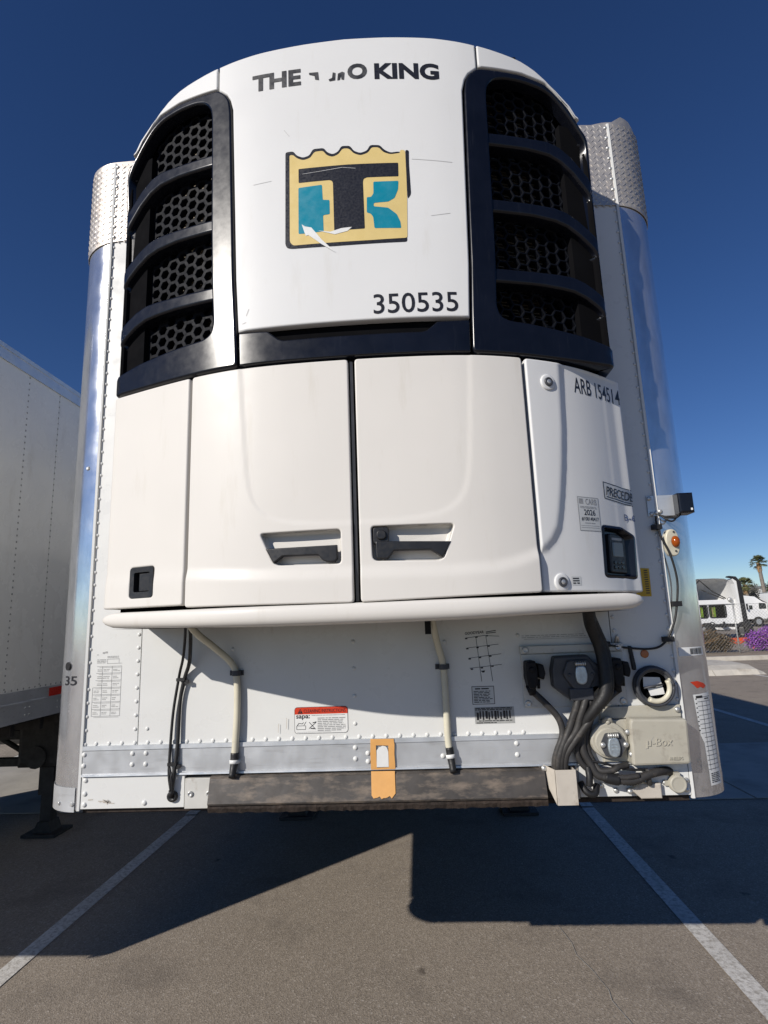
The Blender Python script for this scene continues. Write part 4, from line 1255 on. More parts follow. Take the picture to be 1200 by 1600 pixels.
decal('label_drawing', FL, [line((-.312, 1.394), (-.276, 1.394), .0016), line((-.312, 1.394), (-.312, 1.408), .0016), line((-.276, 1.394), (-.276, 1.408), .0016), line((-.312, 1.408), (-.276, 1.408), .0016),
      line((-.310, 1.409), (-.303, 1.418), .0022), line((-.303, 1.418), (-.290, 1.415), .0022), line((-.290, 1.415), (-.284, 1.421), .002), line((-.283, 1.410), (-.274, 1.423), .0018),
      line((-.262, 1.421), (-.236, 1.394), .0022), line((-.262, 1.397), (-.234, 1.420), .0022), line((-.256, 1.398), (-.240, 1.396), .0035), line((-.248, 1.418), (-.233, 1.422), .003)], 'decal_black', lab, off=.0022)

# service sheet of boxes on the left
vl = [(-1.160, 1.665, 1.467)]
L_ = []
rowsz = [1.664, 1.637, 1.608, 1.580, 1.552, 1.523, 1.4945, 1.4675]
xl = [-1.146, -1.148, -1.150, -1.159, -1.160, -1.160, -1.160, -1.160]
for z, x in zip(rowsz, xl): L_.append((x, -1.041, z-.0008, z+.0008)); L_.append((x+.01, -1.045, z-.0052, z-.0040))
for i in range(7):
    for x in (-1.1225, -1.0815, -1.0415): L_.append((x-.0006, x+.0006, rowsz[i+1], rowsz[i]))
    if i > 2: L_.append((-1.1608, -1.1596, rowsz[i+1], rowsz[i]))
    for x in (-1.155, -1.118, -1.077):
        if i < 3 and x < -1.12: x += .012
        L_ += fine_print(x, x+.028, rowsz[i+1]+.006, rowsz[i]-.010, 2, i*7+int(x*100), .5, .6)
L_ += [(-1.104, -1.053, 1.692, 1.694), (-1.104, -1.103, 1.675, 1.693), (-1.054, -1.053, 1.675, 1.693), (-1.104, -1.040, 1.6745, 1.676)]
L_ += fine_print(-1.104, -1.055, 1.697, 1.706, 2, 77, .95) + fine_print(-1.147, -1.108, 1.676, 1.694, 3, 78, .9) + [(-1.125, -1.116, 1.715, 1.722), (-1.114, -1.104, 1.717, 1.724), (-1.149, -1.142, 1.710, 1.7125)]
rects('service_sheet', FL, L_, 'decal_faint', trailer, off=.0010, kind='stuff')
# tyre sheet remains
g = [line((.375, 1.726), (.455, 1.734), .0022), line((.380, 1.687), (.507, 1.698), .0018), line((.384, 1.647), (.515, 1.660), .0018), line((.387, 1.608), (.514, 1.619), .0018),
     line((.419, 1.728), (.431, 1.556), .0018), line((.459, 1.731), (.474, 1.556), .0018), line((.460, 1.747), (.500, 1.752), .003), line((.460, 1.742), (.500, 1.745), .003), line((.455, 1.733), (.512, 1.729), .0018)]
g += [line((a, b), (a+.010, b+.0005), .005) for a, b in ((.377, 1.684), (.418, 1.687), (.462, 1.691), (.384, 1.644), (.425, 1.648), (.466, 1.652), (.390, 1.604), (.430, 1.608), (.472, 1.613), (.375, 1.724), (.416, 1.728), (.458, 1.732))]
g += [[(.430, 1.597), (.447, 1.598), (.443, 1.590), (.436, 1.590)]]
ts = decal('tyre_sheet', FL, g, 'decal_black', trailer, off=.0010)
text('sheet_name', 'GOODYEAR', FL, .376, .452, 1.7385, 1.7495, 'decal_black', ts, off=.0010, bold=.02, slope=.004)
nt_ = decal('notice_label', FL, [rrect(.389, .477, 1.469, 1.538, .001)], 'decal_black', trailer, off=.0010)
decal('label_face', FL, [rrect(.3912, .4748, 1.4712, 1.5358, .001)], 'label_grey', nt_, off=.0016)
rects('label_print', FL, fine_print(.402, .458, 1.525, 1.532, 1, 11, .95, .3) + fine_print(.396, .470, 1.475, 1.522, 8, 12), 'decal_black', nt_, off=.0021, kind='stuff')
rt = decal('rating_label', FL, [rrect(.395, .549, 1.396, 1.458, .001)], 'decal_faint', trailer, off=.0010)
rects('label_print', FL, fine_print(.398, .545, 1.446, 1.457, 2, 21, .97, .35) + [(.402+.0115*i, .402+.0115*i+(.006 if i % 3 else .009), 1.411+(.004 if i % 2 else 0), 1.444-(.005 if i % 4 == 0 else 0)) for i in range(12)] + fine_print(.410, .540, 1.404, 1.410, 1, 22) + fine_print(.400, .48, 1.397, 1.403, 1, 23), 'decal_black', rt, off=.0016, kind='stuff')
rects('stencil_print', FL, fine_print(.60, .86, 1.716, 1.730, 2, 31, .95, .6) + [(.61, .87, 1.712, 1.7135)], 'decal_faint', trailer, off=.0010, kind='stuff')
decal('scuffs', FL, [line((-.352, 1.40), (-.351, 1.44), .002), line((-.385, 1.385), (-.384, 1.42), .0018), line((-1.15, 1.152), (-1.13, 1.153), .004)]+ [line((-1.11+random.uniform(0, .06), 1.134+random.uniform(0, .018)), (-1.10+random.uniform(0, .06), 1.136+random.uniform(0, .018)), random.uniform(.0015, .004)) for _ in range(9)], 'bracket_beige', trailer, off=.0072, kind='stuff')
# orange tape
tapeM = lambda x, z, off=0.0: (x, (-.0095 if z < 1.3355 else -.0145) - off, z)
tp = wrap('orange_tape', lambda x, z, off=0.0: (x, -.0165-off, z), [(-.019, 1.241), (.076, 1.241), (.074, 1.30), (.076, 1.330), (.073, 1.353), (-.018, 1.354), (-.020, 1.30)], 'tape_orange', trailer, thick=.0015, r=.0006,
     holes=[[(.004, 1.248), (.051, 1.248), (.051, 1.328), (.003, 1.330)]], grid=.03)
decal('tape_backing', lambda x, z, off=0.0: (x, -.0160-off, z), [[(.0035, 1.250), (.050, 1.250), (.050, 1.305), (.047, 1.318), (.040, 1.326), (.028, 1.328), (.014, 1.322), (.005, 1.312)]], 'decal_white', tp, off=0.0005)
rub_y = lambda z: -.0392 - (1.227-z)*(.024/.085)
edge = [(-.016, 1.160)]
for i in range(1, 12): edge.append((-.016+.0915*i/12, 1.152+random.uniform(-.008, .008)))
wrap('orange_tape', lambda x, z, off=0.0: (x, rub_y(z)-off, z), edge + [(.075, 1.165), (.074, 1.2400), (.045, 1.2400), (.030, 1.2400), (-.017, 1.2400)], 'tape_orange', trailer, thick=.0018, r=.0007, grid=.03, off=.0022)

# ---- connection panel, lower right
cp = put('connector_plate', MB().bbox(.590, .985, -.010, -.0005, 1.452, 1.655, .002), 'painted_grey', trailer)
put('plate_flange', MB().bbox(.588, .987, -.020, -.0005, 1.657, 1.687, .003), 'painted_grey', cp)
for x, z in ((.607, 1.672), (.968, 1.672), (.604, 1.468), (.968, 1.468)):
    mb = MB(); mb.disc_y(x, z, -.010 if z < 1.6 else -.020, [(.013, 0), (.013, -.003), (.009, -.006), (.007, -.004), (.003, -.004)], 14); put('plate_screw', mb, 'zinc', cp)
sk = [(.703, 1.652), (.830, 1.655), (.848, 1.632), (.873, 1.613), (.868, 1.530), (.838, 1.528), (.833, 1.487), (.753, 1.488), (.691, 1.538), (.690, 1.600)]
sk = round_poly([(a+.006, b-.006) for a, b in sk], .008, 3)
skb = put('seven_way_socket', MB().prism_y(sk, -.062, -.010, .008), 'socket_dark', cp)
put('socket_nose', MB().prism_y(round_poly([(.752, 1.528), (.842, 1.528), (.842, 1.482), (.752, 1.482)], .004, 2), -.078, -.055, .005), 'socket_dark', skb)
hx_ = [(.755, 1.632), (.833, 1.634), (.860, 1.579), (.830, 1.522), (.770, 1.522), (.732, 1.580)]
put('socket_housing', MB().prism_y(round_poly(hx_, .012, 3), -.076, -.060, .006), 'socket_dark', skb)
def spring_lid(x, z, y, parent, s=1.0):
    mb = MB(); pts = []
    for (a, b) in ((-.018, .034), (.016, .034), (.023, .0), (.018, -.026), (.008, -.034), (-.008, -.034), (-.019, -.026), (-.024, 0)): pts.append((x+a*s, z+b*s))
    mb.prism_y(round_poly(pts, .01*s, 3), y-.010, y, .004)
    for k in range(3): mb.box(x-.012*s, x+.012*s, y-.0115, y-.009, z+(.012-.011*k)*s, z+(.0155-.011*k)*s)
    l = put('socket_lid', mb, 'lid_silver', parent)
    mb = MB(); mb.cyl((x-.020*s, y-.004, z+.042*s), (x+.018*s, y-.004, z+.042*s), .006*s, 10)
    for k in range(5): mb.cyl((x+(-.017+.008*k)*s, y-.004, z+.042*s), (x+(-.013+.008*k)*s, y-.004, z+.042*s), .0085*s, 10)
    put('lid_spring', mb, 'zinc', parent)
spring_lid(.800, 1.576, -.078, skb)
for x in (.757, .842):
    mb = MB(); mb.disc_y(x, 1.578, -.076, [(.006, 0), (.006, -.003), (.003, -.0045)], 10); put('socket_screw', mb, 'socket_dark', skb)
def plug(x, z, path):
    mb = MB(); mb.prism_y(round_poly([(x-.030, z+.050), (x+.004, z+.052), (x+.010, z+.020), (x+.008, z-.03), (x-.004, z-.055), (x-.026, z-.05), (x-.034, z-.01)], .006, 2), -.085, -.012, .008)
    p = put('power_plug', mb, 'black_matte', cp)
    mb = MB(); mb.prism_y(round_poly([(x+.012, z+.040), (x+.036, z+.036), (x+.042, z+.002), (x+.034, z-.022), (x+.014, z-.012)], .006, 2), -.070, -.012, .006); mb.cyl((x+.018, -.04, z-.02), (x+.016, -.04, z-.055), .006, 8); put('plug_cap', mb, 'black_matte', p)
    mb = MB(); mb.cyl((x-.018, -.055, z-.04), (x-.010, -.052, z-.075), .019, 12, .014); put('plug_boot', mb, 'black_matte', p)
    mb = MB(); mb.disc_y(x-.012, z+.02, -.085, [(.011, 0), (.011, -.006), (.006, -.008)], 10); put('plug_button', mb, 'black_matte', p)
    mb = MB(); mb.tube(path, .0125, 10, 6); put('power_lead', mb, 'cable_grey', p)
plug(.628, 1.582, [(.615, -.052, 1.520), (.636, -.050, 1.500), (.665, -.050, 1.470), (.702, -.050, 1.425), (.716, -.050, 1.387), (.714, -.05, 1.350), (.692, -.05, 1.302), (.680, -.045, 1.262), (.678, -.035, 1.20)])
plug(.950, 1.582, [(.942, -.052, 1.515), (.918, -.055, 1.500), (.881, -.070, 1.474), (.841, -.075, 1.440), (.812, -.075, 1.405), (.773, -.07, 1.358), (.732, -.06, 1.302), (.718, -.05, 1.266), (.714, -.035, 1.20)])
def lead(path, r, mat, name='cable', rf=None, k=10):
    mb = MB(); mb.tube(path, r*(.90 if mat == 'cable_grey' else 1), k, 8, rf); return put(name, mb, mat, trailer)
lead([(.80, -.22, 1.90), (.828, -.16, 1.815), (.850, -.10, 1.756), (.882, -.075, 1.674), (.888, -.085, 1.586), (.876, -.095, 1.508), (.838, -.088, 1.455), (.806, -.070, 1.41), (.785, -.05, 1.36), (.770, -.03, 1.31)], .024, 'cable_black', 'cable_bundle', lambda t, i: 1.0 if t < .6 else max(.45, 1-(t-.6)*1.5))
lead([(.81, -.23, 1.90), (.835, -.15, 1.815), (.866, -.10, 1.756), (.900, -.072, 1.674), (.905, -.08, 1.586), (.893, -.085, 1.508), (.85, -.075, 1.455), (.82, -.05, 1.41), (.80, -.03, 1.36)], .017, 'cable_black', 'cable_bundle', lambda t, i: 1.0 if t < .6 else max(.5, 1-(t-.6)*1.3))
lead([(.79, -.06, 1.505), (.775, -.065, 1.46), (.760, -.062, 1.425), (.738, -.058, 1.371), (.705, -.055, 1.303), (.693, -.05, 1.264), (.690, -.035, 1.20)], .0155, 'cable_grey')
lead([(.82, -.06, 1.505), (.80, -.07, 1.46), (.784, -.068, 1.423), (.765, -.064, 1.372), (.722, -.058, 1.316), (.703, -.05, 1.266), (.700, -.035, 1.20)], .0155, 'cable_grey')
lead([(.83, -.06, 1.48), (.818, -.052, 1.428), (.800, -.05, 1.38), (.772, -.045, 1.325), (.766, -.04, 1.291), (.782, -.04, 1.249), (.815, -.04, 1.220), (.84, -.04, 1.208)], .0125, 'cable_grey')
lead([(.84, -.05, 1.48), (.826, -.042, 1.426), (.793, -.04, 1.352), (.791, -.04, 1.294), (.812, -.044, 1.248), (.832, -.05, 1.212), (.872, -.055, 1.200), (.930, -.058, 1.190), (.965, -.056, 1.190), (1.006, -.05, 1.204), (1.040, -.045, 1.213), (1.07, -.036, 1.216), (1.10, -.016, 1.212), (1.115, -.002, 1.205)], .0155, 'cable_grey', 'corrugated_conduit', lambda t, i: 1.0 if t < .42 else (1.12 if i % 2 else .95), 12)
lead([(.85, -.04, 1.46), (.812, -.03, 1.349), (.810, -.03, 1.300), (.826, -.034, 1.254), (.846, -.05, 1.226), (.890, -.055, 1.229), (.912, -.05, 1.238), (.95, -.035, 1.24)], .0125, 'cable_grey')
lead([(.80, -.045, 1.262), (.86, -.05, 1.252), (.91, -.045, 1.235), (.96, -.04, 1.225), (1.02, -.035, 1.222)], .0045, 'cable_black')
lead([(.84, -.04, 1.22), (.88, -.06, 1.207), (.93, -.065, 1.204), (.98, -.06, 1.208)], .0105, 'cable_grey')
lead([(1.022, -.04, 1.225), (1.018, -.045, 1.195), (1.022, -.04, 1.172)], .011, 'cable_grey')
lead([(.800, -.045, 1.24), (.800, -.055, 1.205), (.797, -.055, 1.176)], .0125, 'cable_black', 'loose_plug')
mb = MB(); mb.tube([(.772, -.03, 1.182), (.782, -.05, 1.158), (.800, -.055, 1.146), (.818, -.05, 1.150), (.830, -.03, 1.172)], .0125, 8, 4); put('loose_plug', mb, 'cable_black', trailer)
lead([(.858, -.054, 1.204), (.880, -.056, 1.199), (.905, -.058, 1.195)], .0205, 'cable_black', 'conduit_tape')
# cable guide brackets
mb = MB()
mb.bbox(.671, .745, -.085, -.082, 1.118, 1.240, .001)
mb.poly([(.671, -.083, 1.240), (.671, -.083, 1.118), (.640, -.0055, 1.205), (.640, -.0055, 1.245)]); mb.poly([(.668, -.083, 1.240), (.637, -.0055, 1.245), (.637, -.0055, 1.205), (.668, -.083, 1.118)])
mb.box(.742, .745, -.082, -.008, 1.118, 1.238)
mb.bbox(.625, .642, -.009, -.004, 1.19, 1.248, .001)
put('cable_guide', mb, 'bracket_beige', trailer)
mb = MB(); mb.disc_y(.640, 1.235, -.030, [(.010, 0), (.010, -.006), (.005, -.010)], 12); put('bolt', mb, 'zinc', trailer)
put('lower_sheet', MB().bbox(.772, 1.180, -.008, .01, 1.124, 1.236, .001), 'sheet_white', trailer)
put('sheet_edge', MB().box(.760, .769, -.014, .01, 1.120, 1.240), 'bracket_beige', trailer)
put('corner_bracket', MB().prism_y([(.945, 1.150), (.970, 1.160), (.985, 1.172), (1.066, 1.172), (1.066, 1.120), (.990, 1.120), (.966, 1.142), (.945, 1.142)], -.032, -.006, .004), 'bracket_beige', trailer)
for x, z in ((.950, 1.147), (.905, 1.146), (.851, 1.164), (1.168, 1.176), (1.166, 1.143), (1.088, 1.170)):
    mb = MB(); mb.disc_y(x, z, -.008 if x < .94 or x > 1.08 else -.03, [(.010, 0), (.010, -.004), (.006, -.008), (.001, -.009)], 12); put('bolt', mb, 'zinc', trailer)
mb = MB(); mb.disc_y(1.130, 1.168, -.008, [(.032, 0), (.032, -.022), (.027, -.028), (.024, -.026), (.018, -.026)], 24); mb.box(1.120, 1.140, -.030, -.008, 1.192, 1.208)
mb.box(1.085, 1.10, -.018, -.008, 1.16, 1.178)
put('air_coupling_cap', mb, 'beige_plastic', trailer)
# junction box
jb = put('junction_box', MB().bbox(.868, 1.176, -.026, -.009, 1.250, 1.402, .004), 'beige_plastic', trailer)
put('box_flange', MB().bbox(.872, 1.178, -.018, -.0085, 1.404, 1.449, .003), 'beige_plastic', jb)
put('box_cover', MB().prism_y(round_poly([(.958, 1.244), (1.170, 1.247), (1.176, 1.405), (.970, 1.411), (.962, 1.395)], .012, 4), -.072, -.025, .009), 'beige_plastic', jb)
hp_ = [(.889 + .070*math.cos(a), 1.332 + .066*math.sin(a)) for a in np.linspace(0, 2*math.pi, 32, endpoint=False)]
put('plug_housing', MB().prism_y(hp_, -.050, -.025, .009), 'beige_plastic', jb)
hp_ = [(.889 + .056*math.cos(a), 1.326 + .053*math.sin(a)) for a in np.linspace(0, 2*math.pi, 28, endpoint=False)]
put('housing_ring', MB().prism_y(hp_, -.056, -.050, .005), 'beige_plastic', jb)
put('plug_socket', MB().prism_y(round_poly([(.849, 1.318), (.872, 1.360), (.926, 1.362), (.950, 1.321), (.922, 1.272), (.867, 1.278)], .006, 3), -.0575, -.056, .0005), 'socket_dark', jb)
spring_lid(.899, 1.310, -.060, jb)
for x, z in ((.956, 1.362), (.962, 1.283), (.945, 1.318), (.860, 1.318), (1.164, 1.432)):
    mb = MB(); mb.disc_y(x, z, -.056 if x < 1.0 else -.018, [(.0105, 0), (.0105, -.005), (.007, -.009), (.001, -.010)], 14); put('box_screw', mb, 'zinc', jb)
mb = MB(); mb.tube([(.872, -.03, 1.385), (.880, -.045, 1.406), (.890, -.05, 1.412), (.900, -.045, 1.406), (.908, -.03, 1.385)], .008, 8, 4); mb.disc_y(.890, 1.398, -.045, [(.009, 0), (.009, -.006), (.004, -.009)], 10); put('box_hook', mb, 'beige_plastic', jb)
EM = lambda x, z, off=0.0: (x, -.072-off, z)
text('embossed_name', '\u03bc-Box', EM, 1.015, 1.110, 1.306, 1.342, 'beige_plastic', jb, off=.0002, shear=.15, depth=.003)
text('embossed_maker', 'PHILLIPS', EM, 1.093, 1.140, 1.263, 1.274, 'beige_plastic', jb, off=.0002, bold=.01, shear=.1, depth=.003)
decal('name_print', EM, [line((1.010, 1.300), (1.045, 1.346), .0012)], 'decal_grey', jb, off=.0004)
# document tube
mb = MB()
for R_, r_, y in ((.068, .009, -.016), (.062, .009, -.030), (.068, .007, -.042)):
    mb.tube([(1.084 + R_*math.cos(a), y, 1.521 + R_*math.sin(a)) for a in np.linspace(0, 2*math.pi, 37)], r_, 8, 1)
dt = put('document_tube', mb, 'socket_dark', trailer)
mb = MB(); mb.disc_y(1.084, 1.521, -.001, [(.060, 0), (.060, -.004)], 24); put('tube_back', mb, 'void_black', dt)
mb = MB(); mb.tube([(1.084 + .052*math.cos(a), -.045, 1.519 + .052*math.sin(a)) for a in np.linspace(math.radians(-125), math.radians(28), 18)], .010, 8, 1)
mb.tube([(1.084 + .066*math.cos(a), -.040, 1.519 + .066*math.sin(a)) for a in np.linspace(math.radians(-30), math.radians(30), 8)], .007, 8, 1); put('tube_clip', mb, 'hose_cream', dt)
mb = MB(); mb.poly([(1.053, -.012, 1.555), (1.115, -.014, 1.552), (1.122, -.016, 1.515), (1.05, -.012, 1.518)]); mb.poly([(1.062, -.020, 1.512), (1.12, -.022, 1.516), (1.125, -.020, 1.490), (1.072, -.018, 1.484)]); put('folded_paper', mb, 'decal_white', dt)
mb = MB(); mb.cyl((1.045, -.03, 1.515), (1.118, -.03, 1.527), .004, 8); put('tube_pin', mb, 'socket_dark', dt)
mb = MB(); mb.disc_y(1.073, 1.641, -.0005, [(.0155, 0), (.0155, -.004), (.013, -.005)], 20); put('reflector_dot', mb, 'dot_orange', trailer)
put('hanging_strap', MB().prism_y(round_poly([(1.010, 1.674), (1.022, 1.674), (1.031, 1.60), (1.031, 1.582), (1.018, 1.582)], .003, 2), -.016, -.001, .003), 'cable_black', trailer)
lead([(.900, -.06, 1.690), (.935, -.03, 1.680), (1.000, -.015, 1.668), (1.080, -.012, 1.660), (1.130, -.014, 1.668), (1.165, -.016, 1.700), (1.195, -.02, 1.76), (1.212, -.02, 1.82), (1.226, -.02, 1.90), (1.224, -.022, 1.96), (1.210, -.024, 2.03), (1.186, -.02, 2.10), (1.176, -.018, 2.16), (1.178, -.02, 2.185)], .0042, 'cable_black', 'sensor_cable')
for x, z, w in ((.92, 1.684, .018), (1.165, 1.695, .020), (1.214, 1.83, .018), (1.176, 2.14, .018)):
    put('cable_tie', MB().box(x-w, x+w, -.026, -.002, z-.010, z+.010), 'cable_black', trailer)
mb = MB(); mb.tube([(.962, -.012, 1.69), (.966, -.03, 1.715), (.974, -.012, 1.69)], .006, 8, 4); put('cable_eye', mb, 'zinc', trailer)

# sensor on the right flange
sb_ = put('sensor_bracket', MB().bbox(1.153, 1.266, -.007, -.004, 2.186, 2.272, .001), 'rail_alu', trailer)
put('sensor_box', MB().bbox(1.258, 1.318, -.055, .02, 2.188, 2.270, .007), 'black_plastic', sb_)
put('sensor_port', MB().box(1.302, 1.309, -.0570, -.0555, 2.197, 2.206), 'decal_white', sb_)
for x, z in ((1.162, 2.260), (1.166, 2.196), (1.186, 2.20), (1.20, 2.205)):
    mb = MB(); mb.disc_y(x, z, -.007, [(.009, 0), (.009, -.004), (.005, -.007)], 10); put('bracket_screw', mb, 'zinc', sb_)
lead([(1.19, -.012, 2.196), (1.215, -.03, 2.165), (1.238, -.03, 2.160), (1.262, -.02, 2.182)], .0035, 'cable_black', 'sensor_cable')
lead([(1.19, -.012, 2.19), (1.225, -.03, 2.175), (1.25, -.03, 2.172), (1.275, -.02, 2.186)], .0035, 'cable_black', 'sensor_cable')
# side lamp on the right corner post
LM = lambda u, z, off=0.0: CR(u, z, off)
lamp = wrap('marker_lamp', LM, [(.045 + .030*math.copysign(abs(math.cos(a))**.8, math.cos(a)), 2.075 + .055*math.sin(a)) for a in np.linspace(0, 2*math.pi, 26, endpoint=False)], 'hose_cream', trailer, thick=.018, r=.006, grid=.03, step=.01, off=.018)
mb = MB(); c = Vector(LM(.052, 2.078, .018)); nn = (Vector(LM(.052, 2.078, .05))-c).normalized()
rings = []
for i in range(7):
    a = math.pi/2*i/6*.98
    rings.append([c + nn*(.020*math.sin(a)) + Vector((nn.y*-1, nn.x, 0))*(.018*math.cos(a)*math.cos(b)) + Vector((0, 0, 1))*(.024*math.cos(a)*math.sin(b)) for b in np.linspace(0, 2*math.pi, 16, endpoint=False)])
mb.ring_strip(rings); put('lamp_lens', mb, 'amber', lamp)
mb = MB()
for z in (2.118, 2.040):
    p = Vector(LM(.050, z, .018)); mb.cyl(p, p+nn*.003, .004, 8)
put('lamp_screw', mb, 'socket_dark', lamp)
# labels on the right corner
yl = wrap('yellow_label', FL, [(1.070, 1.866), (1.128, 1.863), (1.130, 1.975), (1.070, 1.980)], 'label_yellow', trailer, thick=.0012, r=.0004, grid=.05, off=.002)
rects('label_print', FL, [(1.108, 1.122, z, z+.004) for z in np.arange(1.875, 1.965, .009)], 'decal_black', yl, off=.0025, kind='stuff')
bc = decal('barcode_label', CR, [rrect(.018, .150, 1.627, 1.660, .002)], 'decal_white', trailer, off=.0012)
rects('barcode', CR, [(.068+.0035*i, .068+.0035*i+random.choice((.0012, .0022)), 1.632, 1.655) for i in range(20)], 'decal_black', bc, off=.0018, seg=.02, kind='stuff')
rl = decal('record_strip', CR, [[(.055, 1.480), (.150, 1.484), (.158, 1.147), (.085, 1.147), (.080, 1.300), (.066, 1.33)]], 'decal_white', trailer, off=.0012)
lines_ = []
for z in np.arange(1.205, 1.47, .0165): lines_.append((.070 if z > 1.33 else .084, .150, z-.0007, z+.0007))
for x in (.094, .122, .150): lines_.append((x-.0006, x+.0006, 1.20, 1.455))
lines_ += [(.062+.0, .068, z+.006, z+.010) for z in np.arange(1.34, 1.46, .0165)] + [(.066, .100, 1.466, 1.475), (.110, .140, 1.460, 1.464)] + fine_print(.092, .150, 1.155, 1.192, 6, 41)
rects('strip_print', CR, lines_, 'decal_black', rl, off=.0018, seg=.02, kind='stuff')
decal('orange_scrap', CR, [[(.050, 1.528), (.085, 1.530), (.120, 1.520), (.135, 1.508), (.115, 1.500), (.100, 1.507), (.080, 1.503), (.070, 1.512)]], 'decal_red', trailer, off=.0012)
text('reflected_number', '35', CL, -.122, -.045, 1.590, 1.628, 'decal_black', trailer, off=.0012, bold=.012)  # reflection of digits in the polished post, painted on as flat print
mb = MB(); p = CL(-.10, 1.668, 0.0); q = CL(-.10, 1.668, .006); mb.cyl(p, q, .017, 16); put('corner_plug', mb, 'cable_black', trailer)
for z, u in ((2.52, -.055),):
    mb = MB(); p = CL(u, z, 0.0); q = CL(u, z, .006); mb.cyl(p, q, .010, 10, .006); put('bolt', mb, 'zinc', trailer)
for u in (-.03, -.10):
    mb = MB(); p = CL(u, 1.135, 0.004); q = CL(u, 1.135, .010); mb.cyl(p, q, .009, 10, .006); put('bolt', mb, 'zinc', trailer)

# ================================================================== THE YARD BEYOND, RIGHT
def leaves(name, blobs, n, size, mat, parent, flat=.55, seed=1, hollow=.0):
    """many leaf-sized faces scattered through a crown made of lumps (cx, cy, cz, rx, ry, rz)"""
    r = np.random.default_rng(seed); V = []; F = []
    w = np.array([b[3]*b[4]*b[5] for b in blobs]) ** .8; w /= w.sum()
    pick = r.choice(len(blobs), n, p=w)
    for i in range(n):
        cx, cy, cz, rx, ry, rz = blobs[pick[i]]
        d = r.normal(size=3); d /= np.linalg.norm(d)
        rad = (hollow + (1-hollow)*r.random()) ** .45 * (1 + .12*r.normal())
        c = np.array([cx + d[0]*rx*rad, cy + d[1]*ry*rad, max(.02, cz + d[2]*rz*rad)])
        a = r.normal(size=3); a /= np.linalg.norm(a)
        b = np.cross(a, r.normal(size=3)); b /= np.linalg.norm(b)
        s = size*(.6+.8*r.random())
        k = len(V)
        V += [c-a*s, c-b*s*flat, c+a*s, c+b*s*flat]; F.append((k, k+1, k+2, k+3))
    return link_mesh(name, V, F, False, mat, parent, 'stuff')

def twigs(name, base, tips, r0, mat, parent):
    mb = MB()
    for t in tips:
        m = (Vector(base)*.45 + Vector(t)*.55) + Vector((random.uniform(-.1, .1), random.uniform(-.1, .1), random.uniform(0, .1)))*(Vector(t)-Vector(base)).length
        mb.tube([base, m, t], r0, 5, 3, lambda q, i: 1-.75*q)
    return put(name, mb, mat, parent)

def shrub(name, label, cat, x0, x1, y, h, leaf, n, size, seed, dy=.7):
    t = thing(name, label, cat, ((x0+x1)/2, y, .13))
    rr = random.Random(seed); blobs = []
    k = max(3, int((x1-x0)/.45))
    for i in range(k):
        x = x0 + (x1-x0)*(i+.5)/k
        hh = h*rr.uniform(.86, 1.02)*(1 if 0 < i < k-1 else .88)
        blobs.append((x, y+rr.uniform(-.15, .15), .13+hh*.5, .36*rr.uniform(.9, 1.3), dy*.5, hh*.48))
    leaves('foliage', blobs, n, size, leaf, t, seed=seed)
    twigs('stems', ((x0+x1)/2, y, .13), [(x0+(x1-x0)*rr.random(), y-.35+rr.uniform(-.1, .3), .2+h*rr.uniform(.4, .9)) for _ in range(16)], .02, 'palm_thatch', t)['kind'] = 'stuff'
    return t
shrub('dry_hedge', 'dry brown clipped hedge growing behind the kerb beside the near trailer', 'hedge', 8.6, 12.55, 21.95, 1.0, 'leaf_dry', 15000, .036, 3)
shrub('flowering_bush', 'rounded purple flowering bush behind the wire fence at the right edge', 'bush', 13.42, 17.4, 22.05, .98, 'leaf_purple', 17000, .032, 5)

# chain link fence
fence = thing('chain_link_fence', 'grey chain link wire fence with thin steel posts along the planting bed', 'fence', (12.5, 21.3, .13))
for k in range(-3, 5):
    x = 12.52 + 3.05*k
    mb = MB(); mb.cyl((x, 21.3, .05), (x, 21.3, 2.08), .032, 8); mb.cyl((x, 21.3, 2.08), (x, 21.3, 2.11), .038, 8, .012); put('fence_post', mb, 'galvanised', fence)
mb = MB(); z0, z1 = .18, 2.0; P = .13; xa, xb = 3.4, 24.5; k = 0
def wire(p, q, r=.0030):
    n = len(mb.v); d = (Vector(q)-Vector(p)).normalized(); a = d.cross(Vector((0, 1, 0))).normalized()*r; b = Vector((0, 1, 0))*r
    for c in (Vector(p), Vector(q)): mb.v += [tuple(c+a), tuple(c-a*.5+b*.87), tuple(c-a*.5-b*.87)]
    for i in range(3): mb.face((n+i, n+(i+1) % 3, n+3+(i+1) % 3, n+3+i))
x = xa
while x < xb:
    wire((x, 21.262, z0), (x+(z1-z0), 21.262, z1)); wire((x+(z1-z0), 21.256, z0), (x, 21.256, z1)); x += P
wire((xa, 21.265, z1), (xb, 21.265, z1), .006); wire((xa, 21.265, z0), (xb, 21.265, z0), .004)
put('wire_mesh', mb, 'wire_grey', fence, 'stuff')

# orange steel frame on the ground behind the fence
sf = thing('steel_barrier', 'low orange steel frame standing on the ground between the hedge and the bush', 'barrier', (14.1, 24.6, 0))
mb = MB(); mb.tube([(13.62, 24.6, .02), (13.62, 24.6, .34), (13.72, 24.6, .46), (13.95, 24.6, .50)], .045, 8, 4); put('end_hoop', mb, 'steel_orange', sf)
mb = MB(); mb.box(13.86, 14.72, 24.54, 24.66, .40, .56); put('top_beam', mb, 'steel_orange', sf)
mb = MB(); mb.tube([(14.62, 24.6, .50), (14.80, 24.6, .44), (14.86, 24.6, .30), (14.86, 24.6, .02)], .045, 8, 4); put('end_hoop', mb, 'steel_orange', sf)
mb = MB(); mb.tube([(13.95, 24.6, .44), (14.2, 24.55, .30), (14.55, 24.6, .44)], .03, 8, 4); put('brace', mb, 'steel_orange', sf)

